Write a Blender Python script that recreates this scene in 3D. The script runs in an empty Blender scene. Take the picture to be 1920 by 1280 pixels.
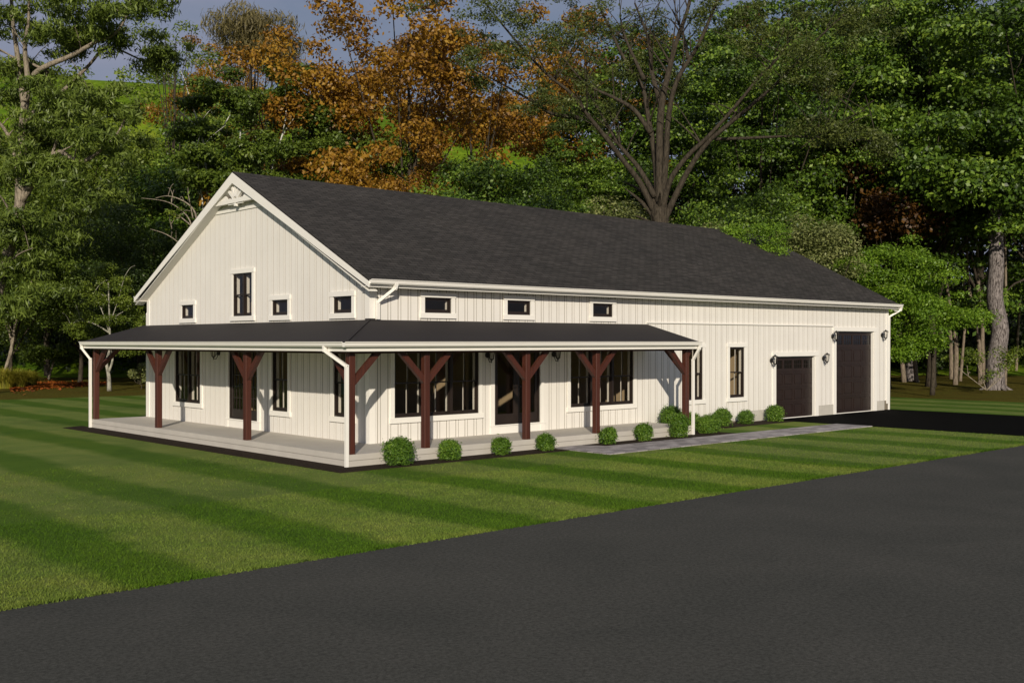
import bpy, bmesh, math, random
import numpy as np
from mathutils import Vector, Matrix

scene = bpy.context.scene
col = scene.collection
R_ = math.radians

# ------------------------------------------------------------------ camera frame (metres; X runs along the long facade, Y along the gable)
CX, CY, CH = -12.629, -18.800, 2.66
FOC = 1989.5
FW = (0.67697, 0.73602); RT = (0.73602, -0.67697)
def at(u, v, w):
    a = (u - 960) / FOC; b = (640.5 - v) / FOC
    return Vector((CX + w * (FW[0] + a * RT[0]), CY + w * (FW[1] + a * RT[1]), CH + w * b))
def gpt(u, v, z=0.0):
    return at(u, v, (CH - z) * FOC / (v - 640.5))

# ------------------------------------------------------------------ object helpers
def link(name, me, parent=None, mats=None):
    o = bpy.data.objects.new(name, me); col.objects.link(o)
    if parent is not None: o.parent = parent
    if mats is not None:
        for m in (mats if isinstance(mats, (list, tuple)) else [mats]): me.materials.append(m)
    return o
def bmobj(name, bm, m, parent=None, smooth=False, recalc=True):
    if recalc: bmesh.ops.recalc_face_normals(bm, faces=bm.faces)
    me = bpy.data.meshes.new(name); bm.to_mesh(me); bm.free()
    if smooth:
        me.polygons.foreach_set('use_smooth', [True] * len(me.polygons))
    return link(name, me, parent, m)
def thing(name, label, cat, loc=(0, 0, 0), group=None, rz=0.0):
    o = bpy.data.objects.new(name, None); col.objects.link(o)
    o.location = loc; o.rotation_euler = (0, 0, rz); o.empty_display_size = .2
    o['label'] = label; o['category'] = cat
    if group: o['group'] = group
    return o
def structure(o): o['kind'] = 'structure'; return o
def box(bm, x0, x1, y0, y1, z0, z1, mi=0):
    vs = [bm.verts.new(p) for p in ((x0,y0,z0),(x1,y0,z0),(x1,y1,z0),(x0,y1,z0),(x0,y0,z1),(x1,y0,z1),(x1,y1,z1),(x0,y1,z1))]
    for f in ((0,3,2,1),(4,5,6,7),(0,1,5,4),(1,2,6,5),(2,3,7,6),(3,0,4,7)):
        fc = bm.faces.new([vs[i] for i in f]); fc.material_index = mi
def obox(bm, p0, p1, a, b, mi=0, up=(0, 0, 1)):
    """bar from p0 to p1, half width a (sideways) and half height b"""
    p0 = Vector(p0); p1 = Vector(p1); d = (p1 - p0).normalized()
    s = d.cross(Vector(up)); s = s.normalized() if s.length > 1e-4 else Vector((1, 0, 0)); t = s.cross(d).normalized()
    c = []
    for p in (p0, p1):
        for sa, sb in ((-1,-1),(1,-1),(1,1),(-1,1)): c.append(bm.verts.new(p + s * a * sa + t * b * sb))
    for f in ((0,1,2,3),(7,6,5,4),(0,4,5,1),(1,5,6,2),(2,6,7,3),(3,7,4,0)):
        fc = bm.faces.new([c[i] for i in f]); fc.material_index = mi
def prism(bm, pts, off, mi=0):
    """closed polygon pts (3D) extruded by vector off"""
    off = Vector(off); a = [bm.verts.new(Vector(p)) for p in pts]; b = [bm.verts.new(Vector(p) + off) for p in pts]
    n = len(pts); fs = [bm.faces.new(a), bm.faces.new(b[::-1])]
    for i in range(n): fs.append(bm.faces.new((a[i], b[i], b[(i+1) % n], a[(i+1) % n])))
    for f in fs: f.material_index = mi
def tube(bm, pts, rad, seg=8, cap=True):
    pts = [Vector(p) for p in pts]; n = len(pts); rings = []
    if not hasattr(rad, '__len__'): rad = [rad] * n
    prev = None
    for i, p in enumerate(pts):
        d = (pts[min(i+1, n-1)] - pts[max(i-1, 0)]).normalized()
        s = d.cross(Vector((0.13, 0.31, 0.94)) if prev is None else prev.cross(d)) if prev is None else (prev - d * prev.dot(d))
        if s.length < 1e-5: s = d.orthogonal()
        s.normalize(); prev = s; t = d.cross(s)
        rings.append([bm.verts.new(p + (s * math.cos(2*math.pi*k/seg) + t * math.sin(2*math.pi*k/seg)) * rad[i]) for k in range(seg)])
    for a, b in zip(rings, rings[1:]):
        for k in range(seg): bm.faces.new((a[k], a[(k+1) % seg], b[(k+1) % seg], b[k]))
    if cap: bm.faces.new(rings[0][::-1]); bm.faces.new(rings[-1])
def lathe(bm, c, prof, seg=10, mi=0):
    c = Vector(c); rings = [[bm.verts.new(c + Vector((r*math.cos(2*math.pi*k/seg), r*math.sin(2*math.pi*k/seg), z))) for k in range(seg)] for r, z in prof]
    for a, b in zip(rings, rings[1:]):
        for k in range(seg): bm.faces.new((a[k], a[(k+1) % seg], b[(k+1) % seg], b[k])).material_index = mi
    bm.faces.new(rings[0][::-1]).material_index = mi; bm.faces.new(rings[-1]).material_index = mi

# ------------------------------------------------------------------ materials
def newmat(name):
    m = bpy.data.materials.new(name); m.use_nodes = True
    nt = m.node_tree; return m, nt, nt.nodes['Principled BSDF']
def N(nt, t, **kw):
    n = nt.nodes.new(t)
    for k, v in kw.items():
        if k.startswith('i_'): n.inputs[k[2:].replace('_', ' ')].default_value = v
        else: setattr(n, k, v)
    return n
def L(nt, a, b): nt.links.new(a, b)
def ramp(nt, fac, stops, interp='LINEAR'):
    r = N(nt, 'ShaderNodeValToRGB'); r.color_ramp.interpolation = interp
    e = r.color_ramp.elements
    while len(e) < len(stops): e.new(.5)
    for i, (p, c) in enumerate(stops): e[i].position = p; e[i].color = (*c, 1)
    L(nt, fac, r.inputs[0]); return r
def noise(nt, scale, detail=4, rough=.55, vec=None, dist=0.0):
    n = N(nt, 'ShaderNodeTexNoise'); n.inputs['Scale'].default_value = scale; n.inputs['Detail'].default_value = detail
    n.inputs['Roughness'].default_value = rough; n.inputs['Distortion'].default_value = dist
    if vec is not None: L(nt, vec, n.inputs['Vector'])
    return n
def objco(nt, scale=None, rot=None):
    g = N(nt, 'ShaderNodeNewGeometry')
    if scale is None and rot is None: return g.outputs['Position']
    mp = N(nt, 'ShaderNodeMapping'); L(nt, g.outputs['Position'], mp.inputs['Vector'])
    if scale: mp.inputs['Scale'].default_value = scale
    if rot: mp.inputs['Rotation'].default_value = rot
    return mp.outputs[0]
def bump(nt, b, h, strength, dist):
    n = N(nt, 'ShaderNodeBump'); n.inputs['Strength'].default_value = strength; n.inputs['Distance'].default_value = dist
    L(nt, h, n.inputs['Height']); L(nt, n.outputs[0], b.inputs['Normal'])
def mix(nt, fac, a, b, mode='MIX'):
    m = N(nt, 'ShaderNodeMix', data_type='RGBA', blend_type=mode)
    for s, i in ((fac, 0), (a, 6), (b, 7)):
        if hasattr(s, 'links'): L(nt, s, m.inputs[i])
        else: m.inputs[i].default_value = s if i == 0 else (*s, 1)
    return m.outputs[2]
def plain(name, c, rough=.5, var=.08, scale=3.0, spec=.5, metal=0.0, bmp=0.0):
    m, nt, b = newmat(name)
    nz = noise(nt, scale, 5, .6, objco(nt))
    r = ramp(nt, nz.outputs[0], [(.3, tuple(x*(1-var) for x in c)), (.7, tuple(min(1, x*(1+var)) for x in c))])
    L(nt, r.outputs[0], b.inputs['Base Color'])
    b.inputs['Roughness'].default_value = rough; b.inputs['Specular IOR Level'].default_value = spec; b.inputs['Metallic'].default_value = metal
    if bmp: bump(nt, b, noise(nt, scale*12, 4, .6, objco(nt)).outputs[0], bmp, .01)
    return m

M = {}
M['siding'] = plain('siding_paint', (.79, .762, .705), .55, .035, .8, .3)
M['joint'] = plain('siding_joint_shade', (.19, .165, .125), .8, .05, 2, .1)  # shade lines beside the battens, put into the joint colour
M['trim'] = plain('trim_paint', (.84, .815, .755), .45, .02, 2, .35)
M['soffit'] = plain('soffit_paint', (.80, .78, .72), .6, .02, 2, .3)
M['dark_frame'] = plain('dark_bronze_frame', (.022, .015, .012), .35, .15, 5, .4)
M['garage'] = plain('garage_door_paint', (.024, .0145, .0115), .36, .12, 3, .35)
M['black_metal'] = plain('lantern_metal', (.012, .010, .009), .35, .2, 8, .5)
M['interior'] = plain('interior_wall_paint', (.46, .36, .23), .8, .03, 1, .1)
M['int_floor'] = plain('interior_floor', (.16, .09, .05), .5, .2, 2, .3)
M['foundation'] = plain('foundation_concrete', (.50, .475, .42), .85, .07, 4, .2, bmp=.2)
M['slab'] = plain('porch_concrete', (.50, .47, .42), .85, .06, 1.6, .2, bmp=.15)
M['cabinet'] = plain('cabinet_paint', (.7, .62, .48), .5, .03, 2, .3)
M['tile'] = plain('blue_tile', (.02, .16, .32), .3, .1, 6, .5)
M['mulch'] = plain('mulch_bark', (.030, .021, .014), .95, .6, 26, .1, bmp=.9)
# stained wood posts
m, nt, b = newmat('red_stained_wood'); M['post'] = m
nz = noise(nt, 1.0, 6, .6, objco(nt, (28, 28, 1.2)))
L(nt, ramp(nt, nz.outputs[0], [(.3, (.042, .0095, .0045)), (.7, (.082, .0185, .008))]).outputs[0], b.inputs['Base Color'])
b.inputs['Roughness'].default_value = .6; bump(nt, b, nz.outputs[0], .3, .004)
# window glass: thin pane, mostly clear with a mirror coat
m, nt, b = newmat('window_glass'); M['glass'] = m
nt.nodes.remove(b); out = nt.nodes['Material Output']
tr = N(nt, 'ShaderNodeBsdfTransparent'); tr.inputs[0].default_value = (.93, .92, .90, 1)
gl = N(nt, 'ShaderNodeBsdfGlossy'); gl.inputs['Roughness'].default_value = .02
fr = N(nt, 'ShaderNodeLayerWeight'); pw_ = N(nt, 'ShaderNodeMath', operation='POWER'); L(nt, fr.outputs['Facing'], pw_.inputs[0]); pw_.inputs[1].default_value = 4.0
ad_ = N(nt, 'ShaderNodeMath', operation='MULTIPLY_ADD'); L(nt, pw_.outputs[0], ad_.inputs[0]); ad_.inputs[1].default_value = .35; ad_.inputs[2].default_value = .03
mx = N(nt, 'ShaderNodeMixShader'); L(nt, ad_.outputs[0], mx.inputs[0]); L(nt, tr.outputs[0], mx.inputs[1]); L(nt, gl.outputs[0], mx.inputs[2]); L(nt, mx.outputs[0], out.inputs[0])
# shingles: courses follow the slope, tabs vary in tone
m, nt, b = newmat('roof_shingles'); M['shingle'] = m
mp = N(nt, 'ShaderNodeMapping'); g = N(nt, 'ShaderNodeTexCoord'); L(nt, g.outputs['UV'], mp.inputs[0])
bk = N(nt, 'ShaderNodeTexBrick'); L(nt, mp.outputs[0], bk.inputs['Vector'])
bk.inputs['Scale'].default_value = 1; bk.inputs['Brick Width'].default_value = .31; bk.inputs['Row Height'].default_value = .145
bk.inputs['Mortar Size'].default_value = .010; bk.inputs['Mortar Smooth'].default_value = .3; bk.inputs['Bias'].default_value = 0
bk.inputs['Color1'].default_value = (.034, .032, .029, 1); bk.inputs['Color2'].default_value = (.056, .052, .048, 1); bk.inputs['Mortar'].default_value = (.012, .011, .010, 1)
mp2 = N(nt, 'ShaderNodeMapping'); L(nt, g.outputs['UV'], mp2.inputs[0]); mp2.inputs['Scale'].default_value = (1.0, 5.5, 1)
n1 = noise(nt, 1.5, 5, .7, mp2.outputs[0]); n2 = noise(nt, .35, 3, .5, g.outputs['UV'])
c = mix(nt, 1.0, bk.outputs[0], ramp(nt, n1.outputs[0], [(.34, (.72, .72, .71)), (.66, (1.20, 1.18, 1.16))]).outputs[0], 'MULTIPLY')
c = mix(nt, 1.0, c, ramp(nt, n2.outputs[0], [(.35, (.9, .9, .9)), (.65, (1.12, 1.1, 1.08))]).outputs[0], 'MULTIPLY')
L(nt, c, b.inputs['Base Color']); b.inputs['Roughness'].default_value = .93; b.inputs['Specular IOR Level'].default_value = .2
bump(nt, b, bk.outputs['Fac'], .7, -.012)
M['porch_metal'] = plain('porch_roof_metal', (.033, .0295, .029), .75, .06, .7, .12)
# asphalt road
def asphalt(name, c, lo, hi):
    m, nt, b = newmat(name)
    a = noise(nt, 22, 6, .75, objco(nt)); f = noise(nt, 150, 3, .7, objco(nt)); s = noise(nt, .45, 5, .62, objco(nt), .6)
    c1 = ramp(nt, a.outputs[0], [(.36, tuple(x*lo for x in c)), (.64, tuple(x*hi for x in c))]).outputs[0]
    c1 = mix(nt, 1.0, c1, ramp(nt, s.outputs[0], [(.3, (.86, .87, .86)), (.7, (1.10, 1.08, 1.06))]).outputs[0], 'MULTIPLY')
    c1 = mix(nt, 1.0, c1, ramp(nt, f.outputs[0], [(.35, (.75, .75, .75)), (.68, (1.3, 1.3, 1.3))]).outputs[0], 'MULTIPLY')
    L(nt, c1, b.inputs['Base Color']); b.inputs['Roughness'].default_value = .95; b.inputs['Specular IOR Level'].default_value = .03
    bump(nt, b, f.outputs[0], .35, .004); return m
M['road'] = asphalt('road_asphalt', (.070, .070, .062), .72, 1.28)
M['driveway'] = asphalt('fresh_driveway_asphalt', (.0040, .0038, .0034), .8, 1.2)
# pavers
m, nt, b = newmat('walkway_pavers'); M['paver'] = m
bk = N(nt, 'ShaderNodeTexBrick'); L(nt, objco(nt), bk.inputs['Vector']); bk.inputs['Scale'].default_value = 1
bk.inputs['Brick Width'].default_value = .42; bk.inputs['Row Height'].default_value = .21; bk.inputs['Mortar Size'].default_value = .008
bk.inputs['Color1'].default_value = (.20, .185, .185, 1); bk.inputs['Color2'].default_value = (.42, .39, .385, 1); bk.inputs['Mortar'].default_value = (.09, .08, .075, 1)
L(nt, mix(nt, 1.0, bk.outputs[0], ramp(nt, noise(nt, 5, 5, .6, objco(nt)).outputs[0], [(.3, (.8, .8, .8)), (.7, (1.15, 1.13, 1.13))]).outputs[0], 'MULTIPLY'), b.inputs['Base Color'])
b.inputs['Roughness'].default_value = .85; bump(nt, b, bk.outputs['Fac'], .5, -.006)
# mown lawn: stripes run along Y, mown light and dark
def lawn_mat(name, blade=False):
    m, nt, b = newmat(name)
    pos = objco(nt); sx = N(nt, 'ShaderNodeSeparateXYZ'); L(nt, pos, sx.inputs[0])
    warp = noise(nt, .22, 3, .5, pos); wf = noise(nt, 2.2, 4, .6, pos)
    def ma(op, a, bb):
        n = N(nt, 'ShaderNodeMath', operation=op)
        for i, s in enumerate((a, bb)):
            if hasattr(s, 'links'): L(nt, s, n.inputs[i])
            elif s is not None: n.inputs[i].default_value = s
        return n.outputs[0]
    x = ma('ADD', sx.outputs[0], ma('MULTIPLY', ma('SUBTRACT', warp.outputs[0], .5), 1.0))
    x = ma('ADD', x, ma('MULTIPLY', ma('SUBTRACT', wf.outputs[0], .5), .45))
    ph = ma('MULTIPLY', ma('ADD', x, 2.65 + 2.6 * 20), 2 * math.pi / 2.62)
    s = ma('COSINE', ph, None)
    st = ramp(nt, ma('ADD', ma('MULTIPLY', s, .5), .5), [(.42, (0, 0, 0)), (.80, (1, 1, 1))]).outputs[0]
    mot = noise(nt, .9, 6, .65, pos); fine = noise(nt, 34, 5, .75, pos); patch = noise(nt, .33, 4, .6, pos, .8)
    light = ramp(nt, mot.outputs[0], [(.3, (.120, .185, .034)), (.5, (.155, .210, .044)), (.7, (.190, .232, .056))]).outputs[0]
    dark = ramp(nt, mot.outputs[0], [(.3, (.062, .125, .011)), (.7, (.085, .155, .014))]).outputs[0]
    c = mix(nt, st, light, dark)
    c = mix(nt, 1.0, c, ramp(nt, fine.outputs[0], [(.33, (.70, .72, .62)), (.5, (1, 1, 1)), (.68, (1.36, 1.30, 1.2))]).outputs[0], 'MULTIPLY')
    c = mix(nt, 1.0, c, ramp(nt, patch.outputs[0], [(.3, (.78, .82, .80)), (.5, (1, 1, 1)), (.72, (1.16, 1.05, 1.05))]).outputs[0], 'MULTIPLY')
    if blade:
        at_ = N(nt, 'ShaderNodeAttribute', attribute_name='rnd')
        c = mix(nt, 1.0, c, ramp(nt, at_.outputs['Fac'], [(0, (.55, .64, .5)), (1, (1.0, 1.02, .85))]).outputs[0], 'MULTIPLY')
    else:
        c = mix(nt, 1.0, c, (.95, .95, .95), 'MULTIPLY')
        bump(nt, b, fine.outputs[0], .9, .03)
    L(nt, c, b.inputs['Base Color']); b.inputs['Roughness'].default_value = .9; b.inputs['Specular IOR Level'].default_value = .1
    return m
M['lawn'] = lawn_mat('mown_lawn'); M['blade'] = lawn_mat('grass_blades', True)
# rough grass under the trees
m, nt, b = newmat('rough_grass'); M['rough'] = m
n1 = noise(nt, .5, 6, .7, objco(nt)); n2 = noise(nt, 9, 5, .8, objco(nt))
c = ramp(nt, n1.outputs[0], [(.3, (.070, .058, .012)), (.5, (.105, .090, .016)), (.7, (.085, .095, .018))]).outputs[0]
c = mix(nt, 1.0, c, ramp(nt, n2.outputs[0], [(.32, (.45, .45, .4)), (.66, (1.5, 1.45, 1.3))]).outputs[0], 'MULTIPLY')
L(nt, c, b.inputs['Base Color']); b.inputs['Roughness'].default_value = .95; b.inputs['Specular IOR Level'].default_value = .05; bump(nt, b, n2.outputs[0], 1, .06)
# meadow hill
m, nt, b = newmat('hill_meadow'); M['hill'] = m
n1 = noise(nt, .05, 6, .7, objco(nt)); n2 = noise(nt, .6, 6, .8, objco(nt))
c = ramp(nt, n1.outputs[0], [(.35, (.075, .150, .010)), (.55, (.140, .220, .012)), (.7, (.200, .240, .020))]).outputs[0]
c = mix(nt, 1.0, c, ramp(nt, n2.outputs[0], [(.35, (.45, .5, .4)), (.6, (1.15, 1.15, 1.1))]).outputs[0], 'MULTIPLY')
L(nt, c, b.inputs['Base Color']); b.inputs['Roughness'].default_value = .95; b.inputs['Specular IOR Level'].default_value = .05
def leafmat(name, cols, transl=.28, rough=.48, spec=.38, GAIN=1.9):
    m, nt, b = newmat(name)
    a = N(nt, 'ShaderNodeAttribute', attribute_name='rnd')
    cols = [tuple(min(.7, x * GAIN) for x in c) for c in cols]; n = len(cols); r = ramp(nt, a.outputs['Fac'], [(i/(n-1), c) for i, c in enumerate(cols)])
    L(nt, r.outputs[0], b.inputs['Base Color']); b.inputs['Roughness'].default_value = rough; b.inputs['Specular IOR Level'].default_value = spec
    t = N(nt, 'ShaderNodeBsdfTranslucent'); L(nt, mix(nt, 1.0, r.outputs[0], (1.2, 1.25, .6), 'MULTIPLY'), t.inputs[0])
    mx = N(nt, 'ShaderNodeMixShader'); mx.inputs[0].default_value = transl
    L(nt, b.outputs[0], mx.inputs[1]); L(nt, t.outputs[0], mx.inputs[2]); L(nt, mx.outputs[0], nt.nodes['Material Output'].inputs[0])
    return m
M['l_green'] = leafmat('leaf_broad_green', [(.010, .020, .002), (.022, .046, .003), (.048, .094, .006), (.100, .165, .014), (.20, .28, .035)], .16, GAIN=1.3, spec=.42)
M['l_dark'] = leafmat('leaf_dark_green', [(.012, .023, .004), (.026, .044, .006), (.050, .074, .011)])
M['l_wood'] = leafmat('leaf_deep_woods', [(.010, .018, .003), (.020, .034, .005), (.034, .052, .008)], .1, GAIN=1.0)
M['l_cool'] = leafmat('leaf_cool_green', [(.016, .027, .004), (.038, .060, .007), (.092, .124, .015)], GAIN=2.3)
M['l_orange'] = leafmat('leaf_orange', [(.12, .050, .007), (.27, .130, .013), (.42, .225, .022), (.54, .33, .038)], .3, GAIN=.84)
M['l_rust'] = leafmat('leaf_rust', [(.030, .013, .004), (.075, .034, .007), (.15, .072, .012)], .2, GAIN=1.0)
M['l_elm'] = leafmat('leaf_elm', [(.020, .028, .005), (.042, .056, .010), (.080, .095, .020)], .25)
M['l_euc'] = leafmat('leaf_eucalyptus', [(.018, .030, .004), (.046, .066, .009), (.098, .128, .024)], .2, GAIN=2.4)
M['l_bright'] = leafmat('leaf_bright_green', [(.030, .062, .004), (.075, .135, .009), (.145, .215, .018)], .3)
M['l_pale'] = leafmat('leaf_pale_olive', [(.055, .065, .018), (.10, .115, .035), (.17, .175, .065)], .2)
M['l_tan'] = leafmat('leaf_tan_olive', [(.045, .038, .014), (.085, .072, .028), (.13, .11, .045)], .2)
M['l_yellow'] = leafmat('leaf_yellow_grass', [(.10, .11, .012), (.22, .21, .018), (.36, .30, .05)], .3, GAIN=1.2)
M['l_bush'] = leafmat('leaf_boxwood', [(.014, .034, .003), (.045, .095, .008), (.125, .195, .022)], .2)
M['l_litter'] = leafmat('leaf_litter', [(.14, .03, .008), (.30, .075, .012), (.42, .14, .02)], .1, GAIN=1.0)
M['l_yg'] = leafmat('leaf_yellow_green', [(.026, .042, .004), (.062, .090, .009), (.125, .155, .018)], .25)
def barkmat(name, c0, c1, sc=(9, 9, 2.2)):
    m, nt, b = newmat(name); n = noise(nt, 1.6, 6, .7, objco(nt, sc), .5)
    L(nt, ramp(nt, n.outputs[0], [(.38, c0), (.60, c1)]).outputs[0], b.inputs['Base Color']); b.inputs['Roughness'].default_value = .9; b.inputs['Specular IOR Level'].default_value = .15
    bump(nt, b, n.outputs[0], .8, .04); return m
M['b_brown'] = barkmat('bark_brown', (.026, .021, .015), (.075, .062, .045))
M['b_pale'] = barkmat('bark_pale', (.12, .10, .075), (.34, .29, .22))
M['b_white'] = barkmat('bark_white', (.42, .42, .38), (.66, .66, .60), (5, 5, 5))
M['b_plate'] = barkmat('bark_plated', (.014, .009, .008), (.30, .265, .25), (13, 13, 2.6))
M['b_ash'] = barkmat('bark_ash', (.16, .155, .125), (.40, .385, .31), (6, 6, 4))
M['b_tan'] = barkmat('bark_tan', (.12, .095, .07), (.26, .21, .155))

# ------------------------------------------------------------------ camera, light, sky
cam = bpy.data.cameras.new('camera'); co = bpy.data.objects.new('camera', cam); col.objects.link(co)
cam.sensor_width = 36; cam.lens = FOC / 1920 * 36; cam.clip_end = 3000; cam.clip_start = .1
co.location = (CX, CY, CH); co.rotation_euler = (R_(90), 0, -math.atan2(FW[0], FW[1])); scene.camera = co
SUN = Vector((1.0, 1.18, -.567)).normalized(); ELEV = math.asin(-SUN.z)
sl = bpy.data.lights.new('sun', 'SUN'); so = bpy.data.objects.new('sun', sl); col.objects.link(so)
sl.energy = 4.0; sl.angle = R_(.6); sl.color = (1.0, .90, .75); so.rotation_euler = SUN.to_track_quat('-Z', 'Y').to_euler()
so.location = (-20, -30, 25)
wd = bpy.data.worlds.new('World'); scene.world = wd; wd.use_nodes = True; nt = wd.node_tree
bg = nt.nodes['Background']; sky = N(nt, 'ShaderNodeTexSky', sky_type='NISHITA'); sky.sun_disc = False
sky.sun_elevation = ELEV; sky.sun_rotation = math.atan2(-SUN.x, -SUN.y); sky.air_density = 1.1; sky.dust_density = 1.4; sky.ozone_density = 3.0
tc = N(nt, 'ShaderNodeTexCoord'); mp = N(nt, 'ShaderNodeMapping'); L(nt, tc.outputs['Generated'], mp.inputs[0]); mp.inputs['Scale'].default_value = (1, 1, 2.6)
cn = noise(nt, 2.6, 8, .55, mp.outputs[0], .3)
cf = ramp(nt, cn.outputs[0], [(.32, (.35, .35, .35)), (.55, (1, 1, 1))]).outputs[0]
L(nt, mix(nt, cf, sky.outputs[0], (5.3, 5.7, 7.6)), bg.inputs[0]); bg.inputs[1].default_value = .05
vs = scene.view_settings; vs.view_transform = 'Standard'; vs.look = 'None'; vs.gamma = 1; vs.exposure = 0; vs.use_curve_mapping = False
scene.cycles.max_bounces = 6; scene.cycles.diffuse_bounces = 3; scene.cycles.transparent_max_bounces = 12
scene.cycles.use_denoising = True

# ------------------------------------------------------------------ ground, lawn, road
XW, YW, X1, Y1 = 1.712, 1.708, 26.13, 13.93
ZF = .269
def sheet(name, pts, z, m, cuts=0):
    bm = bmesh.new(); bm.faces.new([bm.verts.new((p[0], p[1], z)) for p in pts])
    return structure(bmobj(name, bm, m, recalc=False))
S = 1200
sheet('ground', [(-S, -S), (S, -S), (S, S), (-S, S)], -.03, M['rough'])
ea, eb, ec, ed = gpt(-700, 756), gpt(277, 741), gpt(1665, 744.5), gpt(2500, 768)
lawn_pts = [(-60, -7.65), (37.5, -7.65), (35.1, .12), (ec.x, ec.y), (34.0, 14.0), (eb.x + 3, eb.y - 1.5), (eb.x, eb.y), (2.9, 32.6), (ea.x, ea.y), (-60, 46)]
sheet('lawn', lawn_pts, 0, M['lawn'])
bm = bmesh.new(); box(bm, -120, 150, -26, -7.65, -.05, .004); structure(bmobj('road', bm, M['road']))
bm = bmesh.new(); box(bm, 18.15, 26.36, -7.648, 1.72, -.02, .012); structure(bmobj('driveway', bm, M['driveway']))
bm = bmesh.new()
prism(bm, [(5.95, -2.0, -.01), (18.148, -2.0, -.01), (18.148, -.76, -.01), (7.30, -.66, -.01), (7.0, -.045, -.01), (5.95, -.045, -.01)], (0, 0, .032))
structure(bmobj('path', bm, M['paver']))
def bed(name, pts):
    bm = bmesh.new(); prism(bm, [(p[0], p[1], -.01) for p in pts], (0, 0, .024)); return structure(bmobj(name, bm, M['mulch']))
bed('mulch_bed', [(-.66, -.66), (5.93, -.70), (5.93, -.002), (-.002, -.002), (-.002, 14.9), (-.70, 14.6)])
bed('mulch_bed', [(7.32, -.64), (12.9, -.62), (12.9, .70), (18.1, .80), (18.1, 1.69), (11.62, 1.69), (11.62, -.002), (7.05, -.002)])

# lawn grass blades (uncountable)
def rnd_attr(me, vals):
    a = me.attributes.new('rnd', 'FLOAT', 'FACE'); a.data.foreach_set('value', np.asarray(vals, np.float32))
def raw_mesh(name, verts, k):
    """verts (n*k,3): n faces of k corners"""
    n = len(verts) // k; me = bpy.data.meshes.new(name)
    me.vertices.add(n*k); me.vertices.foreach_set('co', np.asarray(verts, np.float32).ravel())
    me.loops.add(n*k); me.loops.foreach_set('vertex_index', np.arange(n*k, dtype=np.int32))
    me.polygons.add(n); me.polygons.foreach_set('loop_start', np.arange(0, n*k, k, dtype=np.int32))
    me.polygons.foreach_set('loop_total', np.full(n, k, np.int32)); me.update(calc_edges=True); return me
rng = np.random.default_rng(5)
def blades(n, xr, yr, h, wd, bias):
    x = rng.uniform(*xr, n); y = yr[0] + (yr[1] - yr[0]) * rng.random(n) ** bias
    keep = ~((x > -.74) & (x < 12.95) & (y > -.75)) & ~((x > 5.9) & (x < 18.2) & (y > -2.04)) & ~((x > 18.1) & (x < 26.4)) & ~((x > -.74) & (y > -.7) & (x < 27))
    x = x[keep]; y = y[keep]; n = len(x)
    a = rng.uniform(0, math.tau, n); hh = h * rng.uniform(.5, 1.3, n); ww = wd * rng.uniform(.6, 1.3, n)
    t = rng.normal(0, .5, (n, 2)) * hh[:, None]
    p = np.zeros((n, 3, 3)); dx = np.cos(a) * ww; dy = np.sin(a) * ww
    p[:, 0] = np.c_[x - dx, y - dy, np.zeros(n)]; p[:, 1] = np.c_[x + dx, y + dy, np.zeros(n)]; p[:, 2] = np.c_[x + t[:, 0], y + t[:, 1], hh]
    return p.reshape(-1, 3)
V = np.concatenate([blades(150000, (-14, 8), (-7.64, -2.5), .028, .0055, 1.25), blades(90000, (-20, 20), (-7.64, 4), .028, .007, 1.3), blades(16000, (-11, 24), (-7.70, -7.55), .045, .008, 1)])
me = raw_mesh('lawn_grass', V, 3); rnd_attr(me, rng.random(len(V)//3)); o = link('lawn_grass', me, None, M['blade']); o['kind'] = 'stuff'

# hill behind
bm = bmesh.new(); us = np.linspace(-1500, 3400, 60); ws = [78, 84, 92, 102, 114, 128, 142, 156, 168, 180, 200, 240, 320]
def crest(u):
    v = 132 if u < 250 else (132 + (u - 250) / 350 * 60 if u < 600 else (192 + min(1, max(0, u - 600) / 1500) * 80 + min(1, max(0, u - 1000) / 300) * 250))
    return max(3.0, (640 - v) / FOC * 180)
rr = random.Random(3); grid = []
for i, w in enumerate(ws):
    row = []
    for u in us:
        t = min(1, max(0, (w - 82) / (176 - 82))); h = crest(u) * (t * t * (3 - 2 * t)) ** .9
        if w > 180: h *= 1 - (w - 180) / 400
        p = at(u, 640.5, w); row.append(bm.verts.new((p.x, p.y, -.06 + h + math.sin(u * .011 + w * .05) * 1.2 * t + rr.uniform(-.5, .5) * t)))
    grid.append(row)
for a, b_ in zip(grid, grid[1:]):
    for i in range(len(us) - 1): bm.faces.new((a[i], a[i+1], b_[i+1], b_[i]))
structure(bmobj('hill', bm, M['hill'], smooth=True))

# ------------------------------------------------------------------ the house
house = thing('farmhouse', 'long white board and batten farmhouse with black shingle roof, wraparound porch and two garage doors', 'house', (XW, YW, 0))
HO = Vector((XW, YW, 0))
def hp(o):
    """shift a world-space mesh so it can hang under the house empty"""
    o.location = -HO; return o
def rz(y): return 7.30 - .5 * abs(y - 7.82)

def facade(side):
    if side == 'L': return lambda a, n, z: (a, YW - n, z)
    return lambda a, n, z: (XW - n, a, z)
def fbox(bm, T, a0, a1, n0, n1, z0, z1, mi=0):
    p = T(a0, n0, z0); q = T(a1, n1, z1)
    box(bm, min(p[0], q[0]), max(p[0], q[0]), min(p[1], q[1]), max(p[1], q[1]), min(p[2], q[2]), max(p[2], q[2]), mi)

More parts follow.
